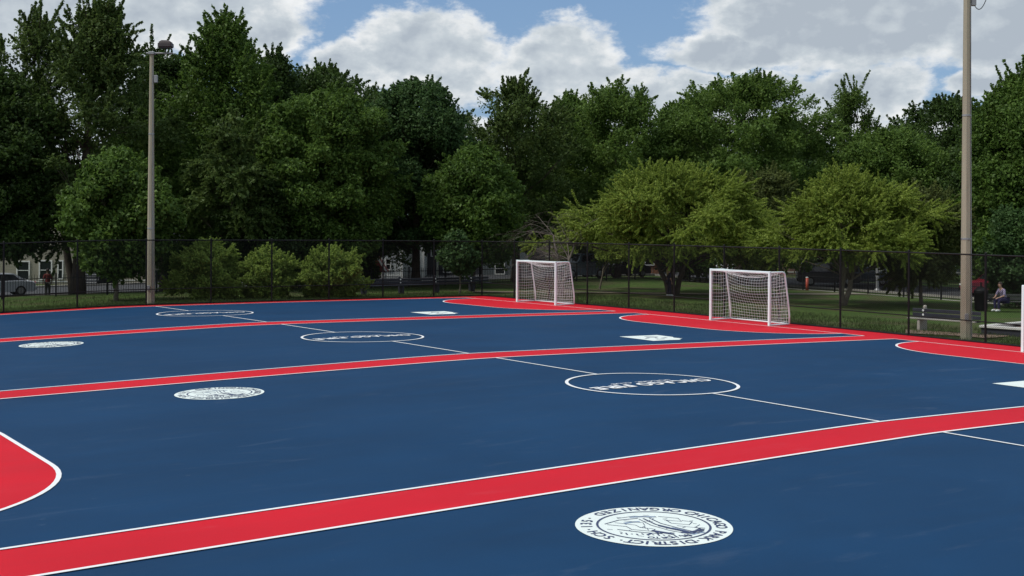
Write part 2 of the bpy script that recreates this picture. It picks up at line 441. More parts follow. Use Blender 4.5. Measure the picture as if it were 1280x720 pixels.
for k in range(4):
    for sgn in (1, -1):
        R_ = rad_(sgn); yc = mid(k); ys = np.linspace(yc-HS-R_, yc+HS+R_, 100); nx = 16; V, F = [], []
        for y in ys:
            e = max(0, abs(y-yc)-HS); dep = math.sqrt(max(0, R_*R_-e*e))
            for i in range(nx):
                x = sgn*(GOALX-dep*i/(nx-1)); V.append((x, y, float(zcourt(x, y))+.008))
        for a in range(len(ys)-1):
            for i in range(nx-1):
                q = (a*nx+i, a*nx+i+1, (a+1)*nx+i+1, (a+1)*nx+i); F.append(q if sgn < 0 else q[::-1])
        b = MB(); b.add(V, F); b.build('goal_area', M['red'], court)
        b = MB(); ribbon(b, dcurve(k, sgn), LW*1.05, .010); b.build('goal_area_line', M['line'], court)
    b = MB()
    # boundary of the pitch
    y0, y1 = edge(k), edge(k)-WID
    for p, q in (((-GOALX, y0), (GOALX, y0)), ((-GOALX, y1), (GOALX, y1)), ((GOALX, y0), (GOALX, y1)), ((-GOALX, y0), (-GOALX, y1))):
        ribbon(b, seg(p, q), LW, .013)
    b.build('boundary_line', M['line'], court)
    b = MB(); r = 1.82; yc = mid(k)
    ribbon(b, seg((0, y0-LW/2), (0, yc+r)), LW, .012); ribbon(b, seg((0, yc-r), (0, y1+LW/2)), LW, .012)
    b.build('halfway_line', M['line'], court)
    b = MB(); ribbon(b, [(r*math.cos(2*math.pi*i/96), yc+r*math.sin(2*math.pi*i/96)) for i in range(96)], .072, .014, True)
    b.build('centre_circle', M['line'], court)

# lettering: glyph outlines turned into flat painted shapes that follow the court
_g = {}
def glyph(ch, off=0.0):
    if (ch, off) in _g: return _g[(ch, off)]
    cu_ = bpy.data.curves.new('t', 'FONT'); cu_.body = ch; cu_.size = 1; cu_.offset = off; cu_.resolution_u = 3
    o = bpy.data.objects.new('t', cu_); scene.collection.objects.link(o)
    dg = bpy.context.evaluated_depsgraph_get(); me = o.evaluated_get(dg).to_mesh()
    V = [(v.co.x, v.co.y) for v in me.vertices]; F = [tuple(p.vertices) for p in me.polygons]
    o.evaluated_get(dg).to_mesh_clear(); bpy.data.objects.remove(o); bpy.data.curves.remove(cu_)
    _g[(ch, off)] = (V, F); return V, F
def text_line(b, s, x0, x1, ybase, h, zoff, off=.0, up=-1, shear=0.0):
    """text rotated half a turn: starts at x0 and runs towards smaller x, letter tops towards -y"""
    adv = []; X = 0
    for ch in s:
        if ch == ' ': adv.append((X, None, 0)); X += .38; continue
        V, F = glyph(ch, off); lo = min(v[0] for v in V); hi = max(v[0] for v in V)
        adv.append((X, (V, F), lo)); X += hi-lo+.09
    X -= .09; sc = (x0-x1)/X
    for (px, g_, lo) in adv:
        if g_ is None: continue
        V, F = g_
        P = []
        for (gx, gy) in V:
            wx = x0-(px+gx-lo+shear*gy)*sc; wy = ybase-gy/.72*h
            P.append((wx, wy, float(zcourt(wx, wy))+zoff))
        b.add(P, F)
for k in range(4):
    yc = mid(k); b = MB()
    text_line(b, 'CHICAGO', 1.60, -.42, yc+.12, .38, .012, .035)
    text_line(b, 'FIRE', -.62, -1.62, yc+.12, .38, .012, .035)
    text_line(b, 'SOCCER', .76, -.20, yc+.34, .13, .012, .01)
    text_line(b, 'CLUB', -.34, -.88, yc+.34, .13, .012, .01)
    tag(b.build('court_lettering', M['line'], court), 'white upside-down lettering in the centre circle')

def disc_patch(b, cx, cy, r0, r1, zoff, n=64, rings=5):
    V, F = [], []
    for i in range(rings+1):
        rr = r0+(r1-r0)*i/rings
        for j in range(n):
            a = 2*math.pi*j/n; x, y = cx+rr*math.cos(a), cy+rr*math.sin(a); V.append((x, y, float(zcourt(x, y))+zoff))
    for i in range(rings):
        for j in range(n): k = (j+1) % n; F.append((i*n+j, (i+1)*n+j, (i+1)*n+k, i*n+k))
    b.add(V, F)
def arc_text(b, s, cx, cy, rad, mid_deg, h, span, zoff, outward=True):
    """letters round a ring; angles in degrees, clockwise when outward"""
    n = len(s)
    for i, ch in enumerate(s):
        if ch == ' ': continue
        t = (i+.5)/n-.5
        an = D2R(mid_deg-t*span) if outward else D2R(mid_deg+t*span)
        rx, ry = math.cos(an), math.sin(an)
        ux, uy = (rx, ry) if outward else (-rx, -ry)
        ax, ay = uy, -ux
        V, F = glyph(ch, .02) if ch != '·' else ([(0, .3), (.14, .3), (.14, .46), (0, .46)], [(0, 1, 2, 3)])
        w = max(v[0] for v in V)+min(v[0] for v in V)
        P = []
        for gx, gy in V:
            a_, u_ = (gx-w/2)*h/.72, (gy-.36)*h/.72
            x, y = cx+rx*rad+ax*a_+ux*u_, cy+ry*rad+ay*a_+uy*u_
            P.append((x, y, float(zcourt(x, y))+zoff))
        b.add(P, F)
def seal(k):
    cx, cy = -8.084, mid(k)+3.974; r = .885
    b = MB(); disc_patch(b, cx, cy, .001, r, .006); s = b.build('round_seal', M['seal_white'], court)
    b = MB(); disc_patch(b, cx, cy, .622, .648, .010, rings=1); b.build('seal_ring', M['seal_ink'], s)
    b = MB()
    arc_text(b, 'CHICAGO PARK', cx, cy, .765, -35, .13, 108, .010)
    arc_text(b, '·DISTRICT·', cx, cy, .765, -126, .13, 72, .010)
    arc_text(b, 'SCH·135·', cx, cy, .765, -205, .13, 78, .010)
    arc_text(b, 'ORGANIZED', cx, cy, .765, 66, .13, 84, .010, False)
    arc_text(b, 'URBS IN HORTO', cx, cy, .54, -92, .075, 92, .010)
    b.build('seal_lettering', M['seal_ink'], s)
    b = MB()
    ca, sa = math.cos(D2R(-42)), math.sin(D2R(-42))
    def rot(x, y): return (cx+x*ca-y*sa, cy+x*sa+y*ca)
    def ln(pts, w): ribbon(b, [rot(x, y) for x, y in pts], w*1.0, .010)
    # diagonal keel lines, masonry-like outlines and ragged strokes as on the emblem
    ln([(-.12, .30), (.02, .05), (.22, -.14), (.40, -.26)], .022); ln([(-.05, .33), (.08, .10), (.28, -.09), (.44, -.22)], .016); ln([(.06, .0), (.20, -.12), (.38, -.24)], .05); ln([(-.02, -.24), (.10, -.30), (.22, -.36)], .06); ln([(.30, -.28), (.42, -.24), (.50, -.16)], .05); ln([(-.17, .27), (-.03, .0), (.17, -.20), (.36, -.31)], .012)
    ln([(-.18, .30), (-.40, .18), (-.55, -.02)], .016); ln([(-.02, .36), (-.22, .40), (-.42, .26)], .012)
    ln([(-.52, -.04), (-.30, -.10), (-.24, -.22), (-.02, -.27), (.02, -.17)], .012); ln([(-.44, .06), (-.2, -.02), (-.15, -.12), (.0, -.16)], .010)
    ln([(-.34, .16), (-.12, .10), (-.10, -.02)], .010); ln([(-.40, -.24), (-.1, -.34), (.1, -.36)], .016)
    ln([(.05, .42), (.28, .36), (.32, .22), (.12, .26)], .012); ln([(.14, .26), (.20, .12), (.40, .08), (.44, .22), (.32, .26)], .012); ln([(.26, .02), (.46, -.04), (.52, .10)], .010)
    ln([(.46, -.02), (.52, -.08), (.47, -.14), (.56, -.18)], .022); ln([(.02, -.28), (.06, -.36), (.12, -.30)], .03); ln([(-.02, -.36), (-.06, -.42)], .03); ln([(.36, -.30), (.44, -.30), (.46, -.22)], .03)
    for i in range(14):
        x = -.36+i*.058; ln([(x, -.40+.02*math.sin(i*2.)), (x+.02, -.44+.02*math.cos(i*3.))], .018)
    rr = random.Random(k)
    for i in range(26):
        a = rr.uniform(0, 6.28); q = rr.uniform(.15, .56); l = rr.uniform(.03, .08); t = rr.uniform(0, 3.1)
        x, y = q*math.cos(a), q*math.sin(a)
        ln([(x, y), (x+l*math.cos(t), y+l*math.sin(t))], .009)
    b.build('seal_emblem', M['seal_ink'], s)
    b = MB()
    for (x, y, l, t) in ((-.28, .34, .3, .2), (.2, -.08, .34, -.75), (.42, -.34, .18, .7), (-.33, .05, .2, .5)):
        ribbon(b, [rot(x, y), rot(x+l*math.cos(t)/2, y+l*math.sin(t)/2+.02), rot(x+l*math.cos(t), y+l*math.sin(t))], .05, .008)
    b.build('seal_shading', M['seal_soft'], s)
for k in range(4): seal(k)
def badge(k):
    cx, cy = 8.18, mid(k)-4.05
    poly = [(-.80, .80), (.82, .82), (.80, .05), (.62, -.18), (.70, -.50), (.45, -.62), (.30, -.86), (-.10, -.80), (-.82, -.84)]
    b = MB(); V = [(cx, cy, float(zcourt(cx, cy))+.008)]; n = 0; outl = []
    for i in range(len(poly)):
        p, q = poly[i], poly[(i+1) % len(poly)]
        for j in range(4): outl.append((p[0]+(q[0]-p[0])*j/4, p[1]+(q[1]-p[1])*j/4))
    V += [(cx+x, cy+y, float(zcourt(cx+x, cy+y))+.008) for x, y in outl]
    b.add(V, [(0, (i+1) % len(outl)+1, i+1) for i in range(len(outl))]); o = b.build('square_badge', M['seal_white'], court)
    b = MB()
    for pts, w in (([(-.15, .25), (.05, .05), (-.05, -.15)], .10), ([(.1, -.2), (.38, -.12)], .10), ([(-.5, -.1), (-.25, .0)], .07), ([(.0, .5), (.3, .42), (.35, .25)], .06), ([(-.35, -.45), (-.05, -.5)], .06)):
        ribbon(b, [(cx+x, cy+y) for x, y in pts], w, .012)
    b.build('badge_emblem', M['seal_ink'], o)
for k in range(4): badge(k)

# ------------------------------------------------------------------ streets and paths beyond the fences
patch_step = np.arange(-70, 52.01, 2.0)
def strip(name, xs, ys, mat, zoff): return tag(sheet(name, xs, ys, mat, zoff), kind='structure')
strip('road', np.arange(-80, 62.01, 1.0), np.linspace(27, 38, 12), M['asphalt'], .006)
strip('road', np.linspace(53.0, 62.0, 10), np.arange(-90, 27.01, 1.0), M['asphalt'], .006)
def kerb(name, p, q, w=.18, h=.12):
    b = MB(); n = int(math.dist(p, q)/1.0)+1
    for i in range(n-1):
        a = (p[0]+(q[0]-p[0])*i/(n-1), p[1]+(q[1]-p[1])*i/(n-1)); c = (p[0]+(q[0]-p[0])*(i+1)/(n-1), p[1]+(q[1]-p[1])*(i+1)/(n-1))
        d = Vector((c[0]-a[0], c[1]-a[1], 0)).normalized(); nn = Vector((-d.y, d.x, 0))*w/2
        za, zc = gz(*a), gz(*c)
        b.add([(a[0]-nn.x, a[1]-nn.y, za-.1), (a[0]+nn.x, a[1]+nn.y, za-.1), (a[0]+nn.x, a[1]+nn.y, za+h), (a[0]-nn.x, a[1]-nn.y, za+h),
               (c[0]-nn.x, c[1]-nn.y, zc-.1), (c[0]+nn.x, c[1]+nn.y, zc-.1), (c[0]+nn.x, c[1]+nn.y, zc+h), (c[0]-nn.x, c[1]-nn.y, zc+h)],
              [(3, 2, 6, 7), (0, 3, 7, 4), (1, 5, 6, 2), (0, 1, 2, 3), (4, 7, 6, 5)])
    return tag(b.build(name, M['kerb']), kind='structure')
kerb('kerb', (-80, 26.9), (52.9, 26.9)); kerb('kerb', (-80, 38.1), (62, 38.1)); kerb('kerb', (52.9, -90), (52.9, 26.9)); kerb('kerb', (62.1, -90), (62.1, 27))
strip('pavement', np.arange(-80, 62.01, 1.0), np.linspace(38.9, 40.6, 3), M['kerb'], .03)
strip('pavement', np.arange(-20, 50.01, 1.0), np.linspace(20.2, 21.8, 3), M['kerb'], .012)
strip('pavement', np.linspace(48.5, 50.3, 3), np.arange(-60, 21.01, 1.0), M['kerb'], .012)
def path_strip(name, pts, w, mat, zoff):
    V, F = [], []; P = [Vector((*p, 0)) for p in pts]; out = []
    for i in range(len(P)-1):
        for j in range(8): out.append(P[i].lerp(P[i+1], j/8))
    out.append(P[-1])
    for i, p in enumerate(out):
        d = (out[min(i+1, len(out)-1)]-out[max(i-1, 0)]).normalized(); nn = Vector((-d.y, d.x, 0))
        for t in (-.5, 0, .5):
            q = p+nn*w*t; V.append((q.x, q.y, gz(q.x, q.y)+zoff))
    for i in range(len(out)-1):
        for j in (0, 1): F.append((i*3+j, i*3+3+j, i*3+4+j, i*3+1+j))
    b = MB(); b.add(V, F); return tag(b.build(name, mat), kind='structure')
path_strip('path', [(20, 5.5), (26, 1.2), (30, -2.4), (37, -5.5), (49, -6.8)], 1.2, M['path'], .014)
path_strip('bare_soil', [(19.4, -24), (20.6, -25.6), (20.8, -26.8)], 1.9, M['dirt'], .010)

def blades():
    r_ = np.random.default_rng(3); P = []
    def area(n, x0, x1, y0, y1): P.append(np.stack([r_.uniform(x0, x1, n), r_.uniform(y0, y1, n)], 1))
    area(26000, -12, 18, 1.25, 4.5); area(26000, 17.95, 24, -32, 1.25); area(9000, -12, 20, 4.5, 12); area(8000, -12, 17.9, 1.15, 1.5); area(8000, 17.9, 18.2, -32, 1.2)
    p = np.vstack(P); keep = np.sin(p[:, 0]*1.7+np.sin(p[:, 1]*2.1)*2)+r_.normal(size=len(p))*.8 > -.5; p = p[keep]; n = len(p)
    z = zground(p[:, 0], p[:, 1])-.05; a = r_.uniform(0, np.pi, n); h = r_.uniform(.06, .15, n); w = .012
    c = np.stack([p[:, 0], p[:, 1], z], 1); t = np.stack([np.cos(a), np.sin(a), 0*a], 1)*w
    tip = c+np.stack([r_.normal(size=n)*.03, r_.normal(size=n)*.03, h+.03], 1)
    V = np.stack([c-t, c+t, tip], 1).reshape(-1, 3)
    me = bpy.data.meshes.new('grass_blades'); me.vertices.add(3*n); me.vertices.foreach_set('co', V.astype(np.float32).ravel())
    me.loops.add(3*n); me.loops.foreach_set('vertex_index', np.arange(3*n, dtype=np.int32)); me.polygons.add(n); me.polygons.foreach_set('loop_start', np.arange(0, 3*n, 3, dtype=np.int32)); me.update(calc_edges=True)
    me.materials.append(leaf_mat('grass_blades', (.050, .085, .022), (.105, .135, .045), .3))
    o = bpy.data.objects.new('grass_blades', me); scene.collection.objects.link(o)
    tag(o, 'rough short grass growing along the foot of the chain link fences', 'grass', kind='stuff')
blades()
# ------------------------------------------------------------------ chain link fences
FH_ = 2.87
def chain_fence(name, p, q, npost, label, skip_first=False):
    L = math.dist(p, q); d = Vector((q[0]-p[0], q[1]-p[1], 0))/L
    root = empty(name, (p[0], p[1], gz(*p)), 0, label, 'fence')
    oz = gz(*p)
    def P(s, z): x, y = d.x*s, d.y*s; return (x, y, gz(p[0]+x, p[1]+y)-oz+z)
    mesh = MB(); pitch = .072; hgt = FH_-.03; w = .0025
    nrm = Vector((-d.y, d.x, 0))
    n = int((L+hgt)/pitch)
    for sg in (1, -1):
        for i in range(n):
            s0 = i*pitch-(hgt if sg > 0 else 0); s1 = s0+sg*hgt if sg > 0 else s0-hgt
            a, b_ = (s0, .03), (s1, hgt)
            # clip to the run
            def clipt(s_a, z_a, s_b, z_b):
                pts = []
                t0, t1 = 0, 1
                ds = s_b-s_a
                for lim, low in ((0, True), (L, False)):
                    t = (lim-s_a)/ds
                    if (ds > 0) == low: t0 = max(t0, t)
                    else: t1 = min(t1, t)
                if t0 >= t1: return None
                return (s_a+ds*t0, z_a+(z_b-z_a)*t0, s_a+ds*t1, z_a+(z_b-z_a)*t1)
            c = clipt(a[0], a[1], b_[0], b_[1])
            if not c: continue
            A, B = Vector(P(c[0], c[1])), Vector(P(c[2], c[3]))
            t = (B-A).normalized(); u = t.cross(nrm)*w; o_ = nrm*(.002*sg)
            mesh.add([A+u+o_-nrm*w*.6, A-u+o_-nrm*w*.6, A+o_+nrm*w, B+u+o_-nrm*w*.6, B-u+o_-nrm*w*.6, B+o_+nrm*w], [(0, 1, 4, 3), (1, 2, 5, 4), (2, 0, 3, 5)])
    mesh.build('chain_link_mesh', M['black'], root)
    for z, r in ((FH_, .027), (.70, .020), (.03, .03)):
        rl = MB(); rl.tube([P(L*i/40, z) for i in range(41)], r, 8); rl.build('rail', M['black'], root)
    for i in range(1 if skip_first else 0, npost+1):
        s = L*i/npost; b = MB(); x, y, z = P(s, 0)
        b.tube([(x, y, z-.1), (x, y, z+FH_+.03)], .038, 10); b.lathe([(.044, 0), (.040, .04), (.014, .07)], (x, y, z+FH_+.03), 10)
        b.build('post', M['black'], root)
    return root
chain_fence('chain_link_fence', (-23.7, 1.22), (17.78, 1.22), 14, 'black chain link fence along the far side of the court with round posts')
chain_fence('chain_link_fence', (17.78, 1.22), (17.78, -46.0), 16, 'black chain link fence behind the white goals along the right end of the court', True)

# iron picket fence round the park
def picket_fence(p, q, label, hgt=1.1):
    L = math.dist(p, q); d = Vector((q[0]-p[0], q[1]-p[1], 0))/L
    root = empty('iron_picket_fence', (p[0], p[1], gz(*p)), 0, label, 'fence'); oz = gz(*p)
    def P(s, z): x, y = d.x*s, d.y*s; return Vector((x, y, gz(p[0]+x, p[1]+y)-oz+z))
    b = MB(); n = int(L/.13)
    for i in range(n):
        a = P(i*.13, .06); b.box((a.x, a.y, a.z+hgt/2), (.018, .018, hgt), math.atan2(d.y, d.x))
    b.build('pickets', M['iron'], root)
    for z in (.14, hgt-.14):
        b = MB(); b.tube([P(L*i/40, z) for i in range(41)], .02, 4); b.build('rail', M['iron'], root)
    m = max(2, int(L/2.6))
    for i in range(m+1):
        a = P(L*i/m, 0); b = MB(); b.box((a.x, a.y, a.z+hgt/2+.05), (.07, .07, hgt+.1), math.atan2(d.y, d.x)); b.box((a.x, a.y, a.z+hgt+.12), (.09, .09, .03), math.atan2(d.y, d.x)); b.build('post', M['iron'], root)
picket_fence((-14, 13.0), (46.5, 13.0), 'low black iron picket fence along the street beyond the far chain link fence')
picket_fence((46.6, 12.9), (46.6, -9), 'low black iron picket fence beside the street on the right of the lawn')

# ------------------------------------------------------------------ goals
def goal(k, label):
    yc = mid(k)-(.13 if k == 2 else 0); x0 = GOALX+.12
    z0 = float(zcourt(x0+.5, yc))+.012
    root = empty('soccer_goal', (x0, yc, z0), 0, label, 'goal', 'white soccer goals on the goal line')
    # follow the small cross fall of the court
    root.rotation_euler = (math.atan((float(zcourt(x0+.5, yc+1.5))-float(zcourt(x0+.5, yc-1.5)))/3.0), 0, 0)
    w, h, t, db, dt = 1.525, 2.02, .088, 1.08, .82
    for s in (1, -1):
        b = MB(); b.box((0, s*w, h/2), (t, t, h), 0, .012); b.build('post', M['white_metal'], root)
    b = MB(); b.box((0, 0, h-.05+.0), (t-.004, 2*w-t-.002, t), 0, .012); b.build('crossbar', M['white_metal'], root)
    for s in (1, -1):
        b = MB(); y = s*w
        pts = [(t/2, y, h-.045), (dt-.12, y, h-.045), (dt-.03, y, h-.09), (dt+.01, y, h-.18), (db-.02, y, .55), (db, y, .35), (db, y, .035)]
        b.tube(pts, .032, 10); b.build('back_stay', M['white_metal'], root, True)
        b = MB(); b.tube([(t/2, y, .032), (db-.03, y, .032)], .030, 8); b.build('base_bar', M['white_metal'], root, True)
    b = MB(); b.tube([(db, -w+.03, .034), (db, w-.03, .034)], .028, 8); b.build('ground_bar', M['white_metal'], root, True)
    # net: cords at a 11 cm mesh, sagging at the back
    b = MB(); c = .13; r = .0048
    def back(y, u):      # u from 0 (crossbar) over the top and down the back to the ground 1
        top = .24
        if u < top:
            v = u/top; x = dt*v; z = h-.03-.16*math.sin(math.pi*v)*(1-(y/w)**2)
            z -= .26*(v**1.5)*(1-(y/w)**2)
        else:
            v = (u-top)/(1-top); x = dt+(db-dt)*v+.0*math.sin(math.pi*v)-.17*math.sin(math.pi*min(1, v*1.4+.12))*(1-(y/w)**2)
            z = (h-.05)*(1-v)-.26*(1-v)*(1-(y/w)**2); z = max(.02, z)
        return (x, y, z)
    ny = int(2*w/c); nu = int((dt+h)/c)
    for i in range(ny+1):
        y = -w+2*w*i/ny; b.tube([back(y, j/nu) for j in range(nu+1)], r, 4, False)
    for j in range(1, nu+1):
        b.tube([back(-w+2*w*i/ny, j/nu) for i in range(ny+1)], r, 4, False)
    def prof(z): return dt+(db-dt)*(1-z/h) if z < h else 0
    for s in (1, -1):
        y = s*w; nz = int(h/c)
        for j in range(1, nz):
            z = h*j/nz; b.tube([(0, y, z), (prof(z)*.5, y-s*.03, z-.03), (prof(z), y, z)], r, 4, False)
        nx = int(db/c)
        for i in range(1, nx):
            x = db*i/nx; zt = h-.05 if x < dt-.08 else h*(1-(x-dt+.06)/(db-dt+.06)*.98)
            b.tube([(x, y, .03), (x, y-s*.03, zt*.5), (x, y, max(.1, zt))], r, 4, False)
    b.build('net', M['net'], root)
    return root
goal(0, 'white soccer goal in the far corner of the court, the smallest and most distant one')
goal(1, 'white soccer goal with sagging net in the middle of the right end fence')
goal(2, 'white soccer goal post cut off by the right edge of the photo')

# ------------------------------------------------------------------ lamp poles
def lamp_pole(x, y, label, rb, rt, htop, arm_dir, cable=False):
    z0 = gz(x, y)
    root = empty('lamp_pole', (x, y, z0), arm_dir, label, 'lamp pole', 'tall concrete lamp poles behind the fences')
    b = MB(); n = 14
    b.tube([(0, 0, -.2+(htop+.2)*i/n) for i in range(n+1)], [rb+(rt-rb)*i/n for i in range(n+1)], 8, True, math.pi/8)
    b.build('pole', M['pole'], root)
    b = MB(); b.tube([(-.25, 0, htop-.05), (.95, 0, htop-.05)], .035, 8); b.box((0, 0, htop-.05), (.26, .26, .14), 0, .02); b.build('cross_arm', M['galv'], root)
    for zz in (3.4, 7.6):
        b = MB(); b.lathe([(rb+(rt-rb)*zz/htop+.006, zz-.03), (rb+(rt-rb)*zz/htop+.006, zz+.03)], (0, 0, 0), 16); b.build('strap', M['galv'], root)
    b = MB(); b.box((-.05, -rb+.005, .75), (.12, .05, .22), 0, .01); b.build('hand_hole_cover', M['galv'], root)
    b = MB(); b.tube([(rb*.75, -rb*.72, .1), (rb*.55, -rb*.55, htop*.5), (rt*.8, -rt*.8, htop-.6)], .014, 6); b.build('conduit', M['galv'], root)
    f = MB(); cx = .62
    f.box((cx, 0, htop+.30), (.62, .44, .26), 0, .06)
    f.add([(cx-.27, -.19, htop+.43), (cx+.27, -.19, htop+.43), (cx+.27, .19, htop+.43), (cx-.27, .19, htop+.43), (cx-.16, -.1, htop+.52), (cx+.14, -.1, htop+.52), (cx+.14, .1, htop+.52), (cx-.16, .1, htop+.52)],
          [(4, 5, 6, 7), (0, 1, 5, 4), (1, 2, 6, 5), (2, 3, 7, 6), (3, 0, 4, 7)])
    f.tube([(cx, 0, htop-.02), (cx, 0, htop+.18)], .03, 8)
    fl = f.build('floodlight', M['lamp_metal'], root)
    b = MB(); b.box((cx, 0, htop+.160), (.50, .34, .02)); b.build('lens', M['glass'], fl)
    b = MB(); b.box((rt+.10, 0, htop-.50 if cable else htop-1.2), (.16, .14, .34), 0, .02); b.box((rt+.0, 0, htop-.50 if cable else htop-1.2), (.10, .06, .10)); b.build('junction_box', M['galv'], root)
    if cable:
        b = MB(); pts = []
        for i in range(17):
            t = i/16; pts.append((rt+.12+.62*t, 0, htop-.62-.62*math.sin(math.pi*t*.62)*(1-t)+.85*t*t))
        b.tube(pts, .014, 6); b.build('cable', M['black'], root, True)
view_right = math.atan2(RH[1], RH[0])
lamp_pole(.33, 1.62, 'tall tan concrete lamp pole with brown floodlight, standing left of the round shrubs', .185, .085, 11.25, view_right)
lamp_pole(18.94, -26.79, 'thick tan concrete lamp pole beside the park bench, its top cut off by the photo', .192, .115, 12.0, view_right, True)

# ------------------------------------------------------------------ trees
def leaves(name, C, R, flat, n, ll, lw, mat, parent, r_, up=.35, spikes=None, shell=.45):
    """many leaf-sized quads filled into clumps C with radii R; optional long leafy shoots"""
    pick = r_.choice(len(C), n, p=R**2/np.sum(R**2))
    d = r_.normal(size=(n, 3)); d /= np.linalg.norm(d, axis=1)[:, None]
    rad = R[pick]*(.22+1.0*r_.random(n)**.8)
    pos = C[pick]+d*rad[:, None]*np.array([1, 1, 1])*np.stack([np.ones(n), np.ones(n), flat[pick]], 1)
    nd = d.copy()
    if spikes is not None and len(spikes):
        S = []; ND = []
        for (a, b_, r0, cnt) in spikes:
            t = r_.random(cnt)**.85; q = a+(b_-a)*t[:, None]
            w = r0*(1-.75*t)*(.4+.6*r_.random(cnt)); e = r_.normal(size=(cnt, 3)); e /= np.linalg.norm(e, axis=1)[:, None]
            S.append(q+e*w[:, None]); ND.append(e)
        pos = np.vstack([pos]+S); nd = np.vstack([nd]+ND); n = len(pos)
    nrm = nd*.40+r_.normal(size=(n, 3))*.62+np.array([0, 0, up]); nrm /= np.linalg.norm(nrm, axis=1)[:, None]
    t = np.cross(nrm, r_.normal(size=(n, 3))); t /= np.linalg.norm(t, axis=1)[:, None]+1e-9
    b = np.cross(nrm, t)
    s = .65+.7*r_.random(n)
    L = (t*(ll*s/2)[:, None]); B = (b*(lw*s/2)[:, None]); fold = nrm*(lw*.25*s)[:, None]
    V = np.stack([pos-L, pos-B*1.0+fold, pos+L, pos+B+fold], 1).reshape(-1, 3)
    me = bpy.data.meshes.new(name); me.vertices.add(4*n); me.vertices.foreach_set('co', V.astype(np.float32).ravel())
    me.loops.add(4*n); me.loops.foreach_set('vertex_index', np.arange(4*n, dtype=np.int32))
    me.polygons.add(n); me.polygons.foreach_set('loop_start', np.arange(0, 4*n, 4, dtype=np.int32))
    me.update(calc_edges=True); me.materials.append(mat)
    o = bpy.data.objects.new(name, me); scene.collection.objects.link(o); o.parent = parent
    return o
def prof_oval(t): return np.sin(np.pi*np.clip(.10+.86*t, 0, 1))**.62
def prof_cone(t): return np.clip(np.minimum(1, .55+2.2*t), 0, 1)*np.clip(1.08-t, 0, 1)**.75
def prof_vase(t): return np.clip(.35+.9*t, 0, 1)*np.clip(1.12-t, 0.1, 1)**.35
def prof_soft(t): return np.clip(np.minimum(1, .6+2.0*t), 0, 1)*np.clip(1.05-t**1.5, 0, 1)**.7
def prof_flat(t): return np.clip(1-t**4.5, .02, 1)**.5*np.clip(.78+.35*t, 0, 1.05)
def prof_wide(t): return np.clip(1.02-t**1.7, .02, 1)**.55*np.clip(.9+.4*t, 0, 1)
def prof_dome(t): return np.clip(1.02-t**2.4, .02, 1)**.5*np.clip(.75+.9*t, 0, 1)
